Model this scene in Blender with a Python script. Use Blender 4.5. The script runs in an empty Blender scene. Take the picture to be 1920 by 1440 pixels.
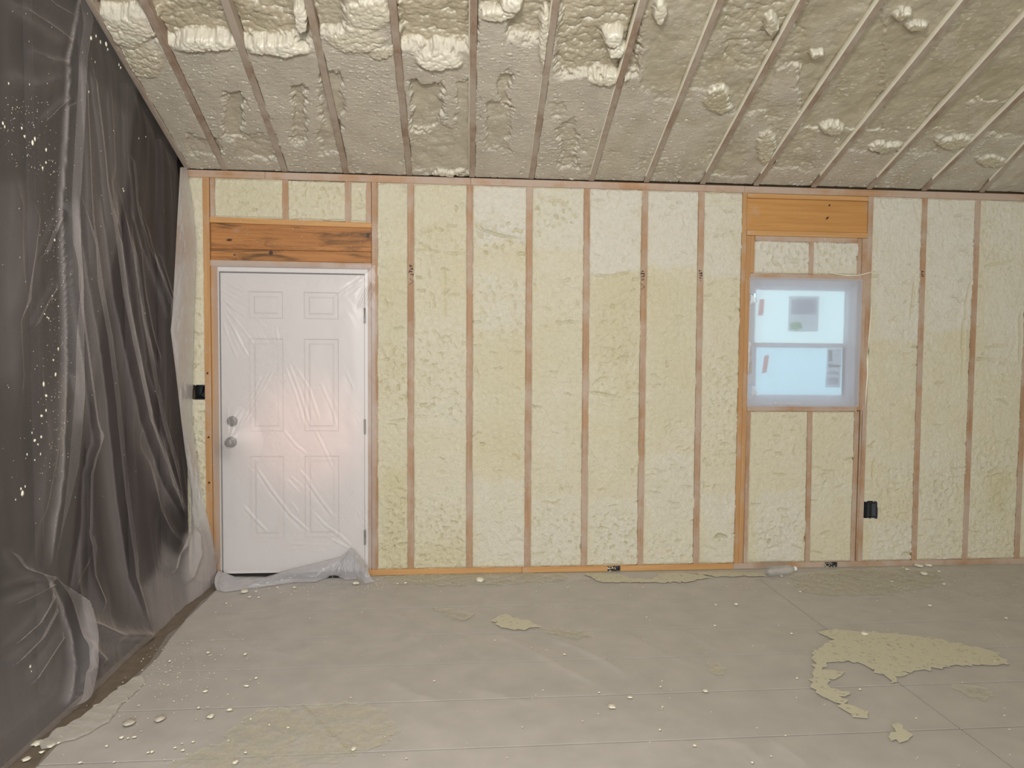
import bpy, bmesh, math, random
import numpy as np
from mathutils import Vector, Matrix

sc = bpy.context.scene
COL = sc.collection
random.seed(7)
RNG = np.random.RandomState(7)

# ------------------------------------------------------------------ camera
FPX = 1253.4
CAM = np.array([.3276, -4.579, 1.5195])
YAW, PITCH, ROLL = .0813, -.0433, .0082


def cam_axes():
    cy, sy, cp, sp = math.cos(YAW), math.sin(YAW), math.cos(PITCH), math.sin(PITCH)
    f = np.array([sy*cp, cy*cp, sp])
    rt = np.array([cy, -sy, 0.])
    up = np.cross(rt, f)
    c, s = math.cos(ROLL), math.sin(ROLL)
    return np.array([c*rt+s*up, -s*rt+c*up, f])


AX = cam_axes()
cd = bpy.data.cameras.new('camera')
cam = bpy.data.objects.new('camera', cd)
COL.objects.link(cam)
cd.sensor_fit = 'HORIZONTAL'
cd.sensor_width = 36.0
cd.lens = FPX/1920*36.0
cd.clip_start = .05
m = Matrix(((AX[0][0], AX[1][0], -AX[2][0], CAM[0]),
            (AX[0][1], AX[1][1], -AX[2][1], CAM[1]),
            (AX[0][2], AX[1][2], -AX[2][2], CAM[2]),
            (0, 0, 0, 1)))
cam.matrix_world = m
sc.camera = cam

# ------------------------------------------------------------------ world, lights, exposure
w = bpy.data.worlds.new('overcast_sky')
sc.world = w
w.use_nodes = True
bg = w.node_tree.nodes['Background']
bg.inputs['Color'].default_value = (.66, .93, 1.0, 1)      # even, pale blue overcast
bg.inputs['Strength'].default_value = 1.35


def area(name, loc, target, sx, sy, power, color):
    l = bpy.data.lights.new(name, 'AREA')
    l.shape = 'RECTANGLE'
    l.size, l.size_y = sx, sy
    l.energy = power
    l.color = color
    o = bpy.data.objects.new(name, l)
    COL.objects.link(o)
    o.location = loc
    o.rotation_euler = (Vector(target)-Vector(loc)).to_track_quat('-Z', 'Y').to_euler()
    return o


# daylight through the open overhead door behind the photographer, and a work light
area('daylight_rear_opening', (1.2, -9.3, 1.35), (.8, 0, 1.35), 5.0, 2.5, 255, (1.0, .985, .985))
area('work_light', (.0, -4.3, 2.7), (.5, 0, 1.1), .45, .3, 80, (1.0, .955, .915))
sp = bpy.data.lights.new('warm_lamp', 'SPOT')
sp.energy = 240
sp.color = (1.0, .46, .32)
sp.spot_size = math.radians(10.5)
sp.spot_blend = 1.0
sp.shadow_soft_size = .12
spo = bpy.data.objects.new('warm_lamp', sp)
COL.objects.link(spo)
spo.location = (-.55, -5.4, 1.2)
spo.rotation_euler = (Vector((-.70, 0, .98))-Vector(spo.location)).to_track_quat('-Z', 'Y').to_euler()

sc.view_settings.view_transform = 'Standard'
sc.view_settings.look = 'None'
sc.view_settings.gamma = 1
sc.view_settings.use_curve_mapping = False
sc.view_settings.exposure = 0.0
sc.cycles.use_denoising = True
sc.cycles.transparent_max_bounces = 24
sc.cycles.max_bounces = 10
sc.cycles.diffuse_bounces = 4

# ------------------------------------------------------------------ pixel -> plane helpers (real planes of the room)
ZC = 2.715                    # ceiling foam plane meets the wall here
SL = math.tan(.3908)          # roof slope
XL = -1.458                   # left wall


def ray(px, py):
    return AX.T @ np.array([(px-960)/FPX, -(py-720)/FPX, 1.0])


def on(px, py, n, d):
    v = ray(px, py)
    n = np.array(n, float)
    return CAM + (d-n@CAM)/(n@v)*v


def W(px, py, y=0.): return on(px, py, (0, 1, 0), y)
def FL(px, py, z=0.): return on(px, py, (0, 0, 1), z)
def LW(px, py, x=XL): return on(px, py, (1, 0, 0), x)
def CE(px, py, z0=ZC): return on(px, py, (0, SL, 1), z0)


def project(X, Y, Z):
    d0, d1, d2 = X-CAM[0], Y-CAM[1], Z-CAM[2]
    a = AX[0][0]*d0+AX[0][1]*d1+AX[0][2]*d2
    b = AX[1][0]*d0+AX[1][1]*d1+AX[1][2]*d2
    c = AX[2][0]*d0+AX[2][1]*d1+AX[2][2]*d2
    return 960+FPX*a/c, 720-FPX*b/c


# ------------------------------------------------------------------ numpy noise
def _hash(ix, iy, seed):
    h = (ix.astype(np.int64)*374761393 + iy.astype(np.int64)*668265263 + seed*2147483647) & 0xffffffff
    h = ((h ^ (h >> 13))*1274126177) & 0xffffffff
    h = (h ^ (h >> 16))
    return h


def perlin(x, y, seed=0):
    ix, iy = np.floor(x), np.floor(y)
    fx, fy = x-ix, y-iy

    def g(ax, ay):
        a = _hash(ix+ax, iy+ay, seed) % 4096 * (2*math.pi/4096)
        return np.cos(a)*(fx-ax)+np.sin(a)*(fy-ay)
    u = fx*fx*fx*(fx*(fx*6-15)+10)
    v = fy*fy*fy*(fy*(fy*6-15)+10)
    return ((g(0, 0)*(1-u)+g(1, 0)*u)*(1-v)+(g(0, 1)*(1-u)+g(1, 1)*u)*v)*1.5


def fbm(x, y, seed=0, o=4):
    r, a = 0, .5
    for i in range(o):
        r = r+a*perlin(x, y, seed+i*17)
        x, y, a = x*2.03, y*2.03, a*.5
    return r


def worley(x, y, seed=0):
    ix, iy = np.floor(x), np.floor(y)
    f1 = np.full(np.shape(x), 9.)
    for ax in (-1, 0, 1):
        for ay in (-1, 0, 1):
            h = _hash(ix+ax, iy+ay, seed)
            px = ix+ax+(h % 1024)/1024.
            py = iy+ay+((h//1024) % 1024)/1024.
            f1 = np.minimum(f1, (px-x)**2+(py-y)**2)
    return np.sqrt(f1)


def sstep(a, b, x):
    t = np.clip((x-a)/(b-a), 0, 1)
    return t*t*(3-2*t)


def polydist(x, y, pts):
    """distance to a polyline, and the fraction along it"""
    best = np.full(np.shape(x), 1e9)
    frac = np.zeros(np.shape(x))
    n = len(pts)-1
    for i in range(n):
        ax, ay = pts[i]
        bx, by = pts[i+1]
        dx, dy = bx-ax, by-ay
        t = np.clip(((x-ax)*dx+(y-ay)*dy)/(dx*dx+dy*dy+1e-12), 0, 1)
        d = np.hypot(x-ax-t*dx, y-ay-t*dy)
        k = d < best
        best = np.where(k, d, best)
        frac = np.where(k, (i+t)/n, frac)
    return best, frac


def interp(pts, v, iv, io):
    p = sorted(pts, key=lambda q: q[iv])
    return np.interp(v, [q[iv] for q in p], [q[io] for q in p])


# ------------------------------------------------------------------ object helpers
def link(name, me, mat=None, parent=None):
    o = bpy.data.objects.new(name, me)
    COL.objects.link(o)
    if mat is not None:
        for mm in (mat if isinstance(mat, (list, tuple)) else (mat,)):
            me.materials.append(mm)
    if parent is not None:
        o.parent = parent
    return o


def tag(o, label=None, cat=None, group=None, kind=None):
    if label:
        o['label'] = label
    if cat:
        o['category'] = cat
    if group:
        o['group'] = group
    if kind:
        o['kind'] = kind
    return o


def empty(name, loc=(0, 0, 0)):
    o = bpy.data.objects.new(name, None)
    COL.objects.link(o)
    o.location = loc
    o.empty_display_size = .1
    return o


def put(o, parent):
    """parent o, whose mesh is in room coordinates, to an Empty standing elsewhere"""
    o.parent = parent
    o.location = -Vector(parent.location)
    return o


def grid(name, X, Y, Z, mat, parent=None, attrs=None, keep=None, smooth=True):
    r, c = X.shape
    co = np.stack([X, Y, Z], -1).reshape(-1, 3).astype(np.float32)
    i = np.arange(r*c).reshape(r, c)
    q = np.stack([i[:-1, :-1], i[:-1, 1:], i[1:, 1:], i[1:, :-1]], -1).reshape(-1, 4)
    if keep is not None:
        k = keep
        kk = (k[:-1, :-1] & k[:-1, 1:] & k[1:, 1:] & k[1:, :-1]).reshape(-1)
        q = q[kk]
    me = bpy.data.meshes.new(name)
    me.vertices.add(len(co))
    me.vertices.foreach_set('co', co.ravel())
    me.loops.add(q.size)
    me.loops.foreach_set('vertex_index', q.ravel().astype(np.int32))
    me.polygons.add(len(q))
    me.polygons.foreach_set('loop_start', np.arange(0, q.size, 4, dtype=np.int32))
    me.polygons.foreach_set('use_smooth', np.full(len(q), smooth))
    me.update(calc_edges=True)
    for k, v in (attrs or {}).items():
        a = me.attributes.new(k, 'FLOAT', 'POINT')
        a.data.foreach_set('value', np.ascontiguousarray(v, dtype=np.float32).ravel())
    if keep is not None:
        bm = bmesh.new()
        bm.from_mesh(me)
        bmesh.ops.delete(bm, geom=[v for v in bm.verts if not v.link_faces], context='VERTS')
        bm.to_mesh(me)
        bm.free()
    return link(name, me, mat, parent)


def bm_box(bm, x0, x1, y0, y1, z0, z1):
    v = [bm.verts.new(p) for p in ((x0, y0, z0), (x1, y0, z0), (x1, y1, z0), (x0, y1, z0),
                                   (x0, y0, z1), (x1, y0, z1), (x1, y1, z1), (x0, y1, z1))]
    for f in ((3, 2, 1, 0), (4, 5, 6, 7), (0, 1, 5, 4), (1, 2, 6, 5), (2, 3, 7, 6), (3, 0, 4, 7)):
        bm.faces.new([v[i] for i in f])
    return v


def from_bm(name, bm, mat, parent=None, smooth=False):
    bmesh.ops.recalc_face_normals(bm, faces=bm.faces)
    me = bpy.data.meshes.new(name)
    bm.to_mesh(me)
    bm.free()
    if smooth:
        me.polygons.foreach_set('use_smooth', np.full(len(me.polygons), True))
    return link(name, me, mat, parent)


def box(name, x0, x1, y0, y1, z0, z1, mat, parent=None, bev=.002):
    bm = bmesh.new()
    bm_box(bm, x0, x1, y0, y1, z0, z1)
    if bev:
        bmesh.ops.bevel(bm, geom=bm.edges[:], offset=bev, segments=1, affect='EDGES')
    return from_bm(name, bm, mat, parent)


def prism(name, bottom, top, mat, parent=None, bev=.002):
    """hexahedron from four bottom and four top corners"""
    bm = bmesh.new()
    v = [bm.verts.new(p) for p in list(bottom)+list(top)]
    for f in ((3, 2, 1, 0), (4, 5, 6, 7), (0, 1, 5, 4), (1, 2, 6, 5), (2, 3, 7, 6), (3, 0, 4, 7)):
        bm.faces.new([v[i] for i in f])
    if bev:
        bmesh.ops.bevel(bm, geom=bm.edges[:], offset=bev, segments=1, affect='EDGES')
    return from_bm(name, bm, mat, parent)


def lathe(bm, prof, seg=24, axis='y', c=(0, 0, 0)):
    rings = []
    for r, h in prof:
        ring = []
        for i in range(seg):
            a = 2*math.pi*i/seg
            p, q = r*math.cos(a), r*math.sin(a)
            co = {'y': (p, h, q), 'x': (h, p, q), 'z': (p, q, h)}[axis]
            ring.append(bm.verts.new((co[0]+c[0], co[1]+c[1], co[2]+c[2])))
        rings.append(ring)
    for a, b in zip(rings, rings[1:]):
        for i in range(seg):
            bm.faces.new((a[i], a[(i+1) % seg], b[(i+1) % seg], b[i]))
    bm.faces.new(rings[0])
    bm.faces.new(rings[-1][::-1])


def tube(bm, pts, rad, seg=6):
    rings = []
    n = len(pts)
    for i, p in enumerate(pts):
        p = Vector(p)
        d = (Vector(pts[min(i+1, n-1)])-Vector(pts[max(i-1, 0)])).normalized()
        a = d.orthogonal().normalized()
        b = d.cross(a)
        r = rad[i] if isinstance(rad, (list, tuple)) else rad
        rings.append([bm.verts.new(p+(a*math.cos(t)+b*math.sin(t))*r)
                      for t in [2*math.pi*k/seg for k in range(seg)]])
    for a, b in zip(rings, rings[1:]):
        # match the ring's start to avoid twists
        s = min(range(seg), key=lambda k: (b[k].co-a[0].co).length)
        b[:] = b[s:]+b[:s]
        if (b[1].co-a[1].co).length > (b[-1].co-a[1].co).length:
            b[:] = [b[0]]+b[1:][::-1]
        for i in range(seg):
            bm.faces.new((a[i], a[(i+1) % seg], b[(i+1) % seg], b[i]))
    bm.faces.new(rings[0])
    bm.faces.new(rings[-1][::-1])


# ------------------------------------------------------------------ materials
class NT:
    def __init__(s, name):
        s.m = bpy.data.materials.new(name)
        s.m.use_nodes = True
        s.t = s.m.node_tree
        s.t.nodes.clear()
        s.out = s.n('ShaderNodeOutputMaterial')

    def n(s, typ, **k):
        x = s.t.nodes.new(typ)
        for a, b in k.items():
            setattr(x, a, b)
        return x

    def l(s, a, b):
        s.t.links.new(a, b)

    def setin(s, node, key, val):
        if hasattr(val, 'is_linked') or isinstance(val, bpy.types.NodeSocket):
            s.l(val, node.inputs[key])
        else:
            node.inputs[key].default_value = val

    def obj(s, scale=(1, 1, 1)):
        c = s.n('ShaderNodeTexCoord')
        mp = s.n('ShaderNodeMapping')
        mp.inputs['Scale'].default_value = scale
        s.l(c.outputs['Object'], mp.inputs['Vector'])
        return mp.outputs[0]

    def noise(s, vec, scale, detail=4, rough=.55, dist=0):
        x = s.n('ShaderNodeTexNoise')
        x.inputs['Scale'].default_value = scale
        x.inputs['Detail'].default_value = detail
        x.inputs['Roughness'].default_value = rough
        x.inputs['Distortion'].default_value = dist
        if vec is not None:
            s.l(vec, x.inputs['Vector'])
        return x.outputs['Fac']

    def voro(s, vec, scale, feature='F1', out='Distance'):
        x = s.n('ShaderNodeTexVoronoi', feature=feature)
        x.inputs['Scale'].default_value = scale
        s.l(vec, x.inputs['Vector'])
        return x.outputs[out]

    def ramp(s, fac, stops):
        x = s.n('ShaderNodeValToRGB')
        e = x.color_ramp.elements
        while len(e) < len(stops):
            e.new(.5)
        for i, (p, c) in enumerate(stops):
            e[i].position = p
            e[i].color = (*c, 1) if not isinstance(c, (int, float)) else (c, c, c, 1)
        s.l(fac, x.inputs['Fac'])
        return x.outputs['Color']

    def mix(s, fac, a, b, mode='MIX'):
        x = s.n('ShaderNodeMix', data_type='RGBA', blend_type=mode)
        s.setin(x, 0, fac)
        for k, v in ((6, a), (7, b)):
            s.setin(x, k, v if not isinstance(v, tuple) else (*v, 1))
        return x.outputs[2]

    def mixf(s, f, a, b):
        x = s.n('ShaderNodeMix', data_type='FLOAT')
        s.l(f, x.inputs[0])
        x.inputs[2].default_value, x.inputs[3].default_value = a, b
        return x.outputs[0]

    def math(s, op, a, b=0., clamp=False):
        x = s.n('ShaderNodeMath', operation=op, use_clamp=clamp)
        s.setin(x, 0, a)
        s.setin(x, 1, b)
        return x.outputs[0]

    def attr(s, name):
        x = s.n('ShaderNodeAttribute', attribute_name=name)
        return x.outputs['Fac']

    def rand(s):
        return s.n('ShaderNodeObjectInfo').outputs['Random']

    def bump(s, h, strength=.3, dist=.01, normal=None):
        x = s.n('ShaderNodeBump')
        x.inputs['Strength'].default_value = strength
        x.inputs['Distance'].default_value = dist
        s.l(h, x.inputs['Height'])
        if normal is not None:
            s.l(normal, x.inputs['Normal'])
        return x.outputs[0]

    def bsdf(s, color, rough=.6, normal=None, spec=.5, metal=0., coat=0., sss=0.):
        b = s.n('ShaderNodeBsdfPrincipled')
        s.setin(b, 'Base Color', color if not isinstance(color, tuple) else (*color, 1))
        s.setin(b, 'Roughness', rough)
        s.setin(b, 'Metallic', metal)
        s.setin(b, 'Specular IOR Level', spec)
        s.setin(b, 'Coat Weight', coat)
        b.inputs['Coat Roughness'].default_value = .16
        if normal is not None:
            s.l(normal, b.inputs['Coat Normal'])
        if normal is not None:
            s.l(normal, b.inputs['Normal'])
        s.l(b.outputs[0], s.out.inputs[0])
        return b


def mat_plain(name, col, rough=.6, spec=.5, metal=0., var=.06, scale=30):
    t = NT(name)
    v = t.obj()
    n = t.noise(v, scale, 3)
    dark = tuple(c*(1-var) for c in col)
    lite = tuple(min(1, c*(1+var)) for c in col)
    t.bsdf(t.mix(n, dark, lite), rough, t.bump(n, .08, .002), spec, metal)
    return t.m


def mat_wall_foam():
    t = NT('wall_foam')
    v = t.obj()
    big = t.noise(v, 2.2, 4, .6)
    mid = t.noise(v, 9, 5, .6)
    c = t.mix(t.ramp(big, [(.35, 0), (.65, 1)]), (.765, .695, .50), (.785, .73, .575))
    pale = t.math('MULTIPLY', t.attr('pale'), .85)
    c = t.mix(pale, c, (.815, .775, .685))
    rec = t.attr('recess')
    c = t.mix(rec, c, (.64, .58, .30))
    c = t.mix(t.math('MULTIPLY', t.ramp(mid, [(.5, 0), (.75, 1)]), .35), c, (.66, .60, .40))
    spk = t.noise(t.obj((75, 75, 55)), 1, 3, .6, .8)
    c = t.mix(t.math('MULTIPLY', t.ramp(spk, [(.655, 0), (.70, 1)]), .55), c, (.50, .44, .25))
    fine = t.noise(v, 120, 5, .75, .6)
    vs = t.noise(t.obj((170, 170, 40)), 1, 4, .7)
    h = t.math('ADD', t.math('MULTIPLY', fine, .7), t.math('MULTIPLY', vs, .45))
    h = t.math('ADD', h, t.math('MULTIPLY', t.noise(v, 34, 5, .7, 1.0), 1.6))
    t.bsdf(c, .6, t.bump(h, .85, .009), .4)
    return t.m


def mat_ceiling_foam():
    t = NT('ceiling_foam')
    v = t.obj()
    trim = t.attr('trim')
    n = t.noise(v, 6, 5, .6)
    skin = t.mix(t.ramp(n, [(.3, 0), (.7, 1)]), (.35, .30, .19), (.46, .40, .275))
    cut = t.mix(t.ramp(n, [(.35, 0), (.65, 1)]), (.53, .475, .385), (.62, .56, .455))
    c = t.mix(t.attr('lit_fresh'), t.mix(trim, skin, cut), (.78, .735, .61))  # paler foam, with glints and frontal light put into the colour
    fine = t.noise(t.obj((42, 95, 95)), 1, 6, .78, .5)
    sk = t.noise(v, 60, 3, .5)
    bub = t.voro(v, 42, 'SMOOTH_F1')
    hcut = t.math('MULTIPLY', fine, 1.8)
    hskin = t.math('SUBTRACT', t.math('MULTIPLY', sk, .4), t.math('MULTIPLY', bub, .5))
    hm = t.n('ShaderNodeMix', data_type='FLOAT')
    t.l(trim, hm.inputs[0])
    t.l(hskin, hm.inputs[2])
    t.l(hcut, hm.inputs[3])
    rm = t.n('ShaderNodeMix', data_type='FLOAT')
    t.l(trim, rm.inputs[0])
    rm.inputs[2].default_value = .30
    rm.inputs[3].default_value = .25
    t.bsdf(c, rm.outputs[0], t.bump(hm.outputs[0], .6, .009), .7, 0., t.mixf(trim, .3, .45))
    return t.m


def mat_wood(name, axis, base=(.44, .27, .155), dark=(.29, .155, .08), dust=(.475, .375, .305), amount=.45, stain=0.):
    t = NT(name)
    sc3 = {'x': (1.6, 46, 46), 'y': (46, 1.6, 46), 'z': (46, 46, 1.6)}[axis]
    r = t.rand()
    c0 = t.n('ShaderNodeTexCoord')
    add = t.n('ShaderNodeVectorMath', operation='ADD')
    t.l(c0.outputs['Object'], add.inputs[0])
    comb = t.n('ShaderNodeCombineXYZ')
    for i, f in enumerate((7.3, 3.1, 5.7)):
        t.l(t.math('MULTIPLY', r, f), comb.inputs[i])
    t.l(comb.outputs[0], add.inputs[1])
    mp = t.n('ShaderNodeMapping')
    mp.inputs['Scale'].default_value = sc3
    t.l(add.outputs[0], mp.inputs['Vector'])
    g = t.noise(mp.outputs[0], 1, 5, .6, .6)
    c = t.mix(t.ramp(g, [(.38, 0), (.62, 1)]), dark, base)
    c = t.mix(.55, base, c)
    if stain:
        mp2 = t.n('ShaderNodeMapping')
        mp2.inputs['Scale'].default_value = {'x': (2.2, 14, 14), 'y': (14, 2.2, 14), 'z': (14, 14, 2.2)}[axis]
        t.l(add.outputs[0], mp2.inputs['Vector'])
        s_ = t.noise(mp2.outputs[0], 1, 4, .6, 1.2)
        c = t.mix(t.math('MULTIPLY', t.ramp(s_, [(.5, 0), (.66, 1)]), stain), c, (.085, .045, .02))
    d = t.noise(add.outputs[0], 3.2, 5, .65)
    lo = .62-amount*.42
    c = t.mix(t.math('MULTIPLY', t.ramp(d, [(lo, 0), (lo+.2, 1)]), .85), c, dust)
    sp_ = t.noise(add.outputs[0], 130, 2, .5)
    c = t.mix(t.math('MULTIPLY', t.ramp(sp_, [(.70, 0), (.76, 1)]), .6), c, (.78, .70, .52))
    t.bsdf(c, .6, t.bump(g, .12, .002), .35)
    return t.m


def film_fac(t, a, n=1.0):
    """opacity of a thin sheet grows with the length of the path through it"""
    lw = t.n('ShaderNodeLayerWeight')
    lw.inputs['Blend'].default_value = .5
    cosv = t.math('MAXIMUM', t.math('SUBTRACT', 1.0, lw.outputs['Facing']), .06)
    p = t.math('POWER', 1-a, t.math('DIVIDE', n, cosv))
    return t.math('SUBTRACT', 1.0, p)


def mat_film(name, a, col, transl=.45, gloss=.10, rough=.2, wrinkle=.15, scale=14, mottled=0., blur=0., dens=False, layers=False):
    t = NT(name)
    v = t.obj()
    n = t.noise(v, scale, 5, .6, .8)
    nb = t.bump(n, wrinkle, .01)
    fac = film_fac(t, a, t.attr('layers') if layers else 1.0)
    if mottled:
        mm = t.ramp(t.noise(v, 5, 5, .7), [(.3, 1-mottled), (.7, 1)])
        fac = t.math('MULTIPLY', fac, mm, True)
    if dens:
        fac = t.math('MULTIPLY', fac, t.attr('dens'), True)
    d = t.n('ShaderNodeBsdfDiffuse')
    d.inputs['Color'].default_value = (*col, 1)
    t.l(nb, d.inputs['Normal'])
    tr = t.n('ShaderNodeBsdfTranslucent')
    tr.inputs['Color'].default_value = (*col, 1)
    m1 = t.n('ShaderNodeMixShader')
    m1.inputs[0].default_value = transl
    t.l(d.outputs[0], m1.inputs[1])
    t.l(tr.outputs[0], m1.inputs[2])
    if blur:
        tp = t.n('ShaderNodeBsdfRefraction')
        tp.inputs['IOR'].default_value = 1.33
        tp.inputs['Roughness'].default_value = blur
        tp.inputs['Color'].default_value = (1, 1, 1, 1)
    else:
        tp = t.n('ShaderNodeBsdfTransparent')
    m2 = t.n('ShaderNodeMixShader')
    t.l(fac, m2.inputs[0])
    t.l(tp.outputs[0], m2.inputs[1])
    t.l(m1.outputs[0], m2.inputs[2])
    g = t.n('ShaderNodeBsdfGlossy')
    g.inputs['Roughness'].default_value = rough
    t.l(nb, g.inputs['Normal'])
    fr = t.n('ShaderNodeFresnel')
    fr.inputs['IOR'].default_value = 1.45
    t.l(nb, fr.inputs['Normal'])
    m3 = t.n('ShaderNodeMixShader')
    t.l(t.math('MULTIPLY', fr.outputs[0], gloss/.04*.5, True), m3.inputs[0])
    t.l(m2.outputs[0], m3.inputs[1])
    t.l(g.outputs[0], m3.inputs[2])
    t.l(m3.outputs[0], t.out.inputs[0])
    return t.m


def mat_spray(name, col, lo, hi, scale):
    """dusting of overspray: broken up, the floor shows between"""
    t = NT(name)
    v = t.obj()
    n = t.noise(v, scale, 6, .7)
    fac = t.ramp(n, [(lo, 0), (hi, .92 if hi < .5 else .55)])
    c = t.mix(t.noise(v, 40, 3), tuple(x*.88 for x in col), col)
    b = t.n('ShaderNodeBsdfPrincipled')
    t.l(c, b.inputs['Base Color'])
    b.inputs['Roughness'].default_value = .6
    t.l(t.bump(t.noise(v, 90, 4), .12, .002), b.inputs['Normal'])
    tp = t.n('ShaderNodeBsdfTransparent')
    ms = t.n('ShaderNodeMixShader')
    t.l(fac, ms.inputs[0])
    t.l(tp.outputs[0], ms.inputs[1])
    t.l(b.outputs[0], ms.inputs[2])
    t.l(ms.outputs[0], t.out.inputs[0])
    return t.m


M = {
    'wfoam': mat_wall_foam(),
    'cfoam': mat_ceiling_foam(),
    'stud': mat_wood('stud_lumber', 'z', amount=.5),
    'studclean': mat_wood('stud_lumber_clean', 'z', base=(.50, .285, .125), dark=(.37, .18, .07), amount=.2),
    'plate': mat_wood('plate_lumber', 'x', base=(.47, .275, .15), amount=.62),
    'plateclean': mat_wood('plate_lumber_clean', 'x', base=(.58, .325, .13), dark=(.45, .215, .075), amount=.1),
    'header': mat_wood('header_board', 'x', base=(.54, .275, .085), dark=(.40, .18, .05), amount=.02),
    'headerold': mat_wood('header_board_stained', 'x', base=(.46, .205, .065), dark=(.27, .10, .03), amount=.0, stain=.85),
    'rafter': mat_wood('rafter_lumber', 'y', base=(.33, .24, .175), dark=(.20, .125, .08), dust=(.43, .365, .30), amount=.62),
    'sheath': mat_plain('sheathing_board', (.33, .22, .12), .8),
    'dark': mat_plain('dark_recess', (.02, .016, .014), .9),
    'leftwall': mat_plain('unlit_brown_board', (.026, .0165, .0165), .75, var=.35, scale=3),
    'black': mat_plain('black_plastic', (.012, .013, .016), .4),
    'boxgrey': mat_plain('dusty_black_plastic', (.05, .055, .065), .45, var=.4, scale=120),
    'door': mat_plain('door_paint', (.68, .64, .62), .4, var=.02),
    'jamb': mat_plain('jamb_paint', (.74, .71, .69), .5, var=.03),
    'nickel': mat_plain('satin_nickel', (.15, .13, .12), .5, metal=.6),
    'vinyl': mat_film('white_vinyl', .96, (.86, .87, .92), .5, .03, .35, .0),
    'board': mat_plain('floor_board', (.545, .515, .48), .8, var=.2, scale=6),
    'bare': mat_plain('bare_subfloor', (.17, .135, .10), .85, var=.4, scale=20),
    'drape': mat_film('drape_film', .029, (.72, .655, .65), .3, .008, .3, .02, 9, .0, 0., False, True),
    'drape2': mat_film('drape_inner_film', .050, (.62, .60, .57), .3, .0, .35, .03, 7, .0, 0., True),
    'flap': mat_film('flap_film', .60, (.86, .85, .86), .35, .03, .2, .5, 26),
    'doorfilm': mat_film('door_film', .27, (.82, .79, .79), .4, .05, .30, .05, 20),
    'hemfilm': mat_film('hem_film', .50, (.88, .86, .90), .35, .10, .16, .5, 30),
    'winfilm': mat_film('window_film', .55, (.93, .93, 1.0), .5, .03, .3, .05, 9, .0, .42),
    'floorfilm': mat_film('floor_film', .09, (.78, .73, .69), .0, .018, .40, .16, 6, .15),
    'scrapfilm': mat_film('scrap_film', .34, (.80, .76, .70), .2, .03, .25, .6, 30),
    'dull': mat_plain('dusty_foam', (.56, .52, .44), .7, var=.12),
    'crumb': mat_plain('foam_crumb', (.80, .76, .62), .5, var=.08),
    'spray': mat_spray('overspray_skin', (.70, .66, .50), .24, .44, 42),
    'sprayfaint': mat_spray('overspray_dust', (.80, .765, .60), .36, .74, 16),
    'knot': mat_plain('wood_knot', (.055, .024, .012), .6, var=.5, scale=200),
    'stamp': mat_plain('black_ink', (.018, .015, .014), .7),
    'paper': mat_film('label_paper', .38, (.50, .46, .60), .75, .02, .4, .0),
    'paperwhite': mat_film('label_white', .60, (.80, .80, .84), .6, .02, .4, .0),
    'green': mat_film('label_green', .60, (.25, .72, .22), .7, .02, .4, .0),
    'orange': mat_film('sticker_orange', .62, (.95, .25, .14), .6, .02, .4, .0),
    'cap': mat_plain('cap_white', (.80, .80, .80), .5),
    'ink': mat_plain('label_ink', (.08, .09, .12), .6),
    'concrete': mat_plain('outside_ground', (.78, .80, .82), .9),
}


def mat_glass():
    t = NT('window_glass')
    tp = t.n('ShaderNodeBsdfTransparent')
    tp.inputs['Color'].default_value = (.94, .97, .97, 1)
    g = t.n('ShaderNodeBsdfGlossy')
    g.inputs['Roughness'].default_value = .02
    fr = t.n('ShaderNodeFresnel')
    fr.inputs['IOR'].default_value = 1.5
    ms = t.n('ShaderNodeMixShader')
    t.l(fr.outputs[0], ms.inputs[0])
    t.l(tp.outputs[0], ms.inputs[1])
    t.l(g.outputs[0], ms.inputs[2])
    t.l(ms.outputs[0], t.out.inputs[0])
    return t.m


def mat_screen():
    t = NT('insect_screen')
    tp = t.n('ShaderNodeBsdfTransparent')
    tp.inputs['Color'].default_value = (.86, .93, .98, 1)
    t.l(tp.outputs[0], t.out.inputs[0])
    return t.m


M['glass'] = mat_glass()
M['screen'] = mat_screen()
M['bottle'] = mat_film('bottle_plastic', .22, (.88, .87, .85), .3, .07, .08, .3, 40)

# ================================================================== SETTING
XR, YB = 6.6, -9.5
YR = YB/2                                  # ridge
ZR = ZC-SL*YR
DX0, DX1, DZ1 = -1.253, -.297, 2.085       # door opening
WX0, WX1, WZ0, WZ1 = 2.376, 3.195, 1.172, 2.075   # window opening

# back wall: sheathing with the two openings; framing and foam are its pieces
bm = bmesh.new()
for (x0, x1, z0, z1) in ((XL-.1, DX0, -.06, 2.86), (DX0, DX1, DZ1, 2.86), (DX1, WX0, -.06, 2.86), (WX0, WX1, -.06, WZ0),
                         (WX0, WX1, WZ1, 2.86), (WX1, XR, -.06, 2.86)):
    bm_box(bm, x0, x1, .14, .155, z0, z1)
wall = tag(from_bm('wall_back', bm, M['sheath']), kind='structure')

# ---- studs: (pixel x at top, y top, pixel x at bottom, y bottom)
PT, PB = 2.666, .042           # underside of the top plate, top of the bottom plate
STUDS = [(770, 345, 770, 1066), (881, 349, 880, 1065), (993, 351, 989, 1063), (1101, 354, 1095, 1061),
         (1210, 357, 1200, 1059), (1316, 359, 1305, 1058), (1735, 369, 1714, 1050), (1835, 372, 1809, 1049),
         (1934, 375, 1907, 1048)]


def stud_x(s):
    return W(s[0], s[1])[0], W(s[2], s[3])[0]


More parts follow.
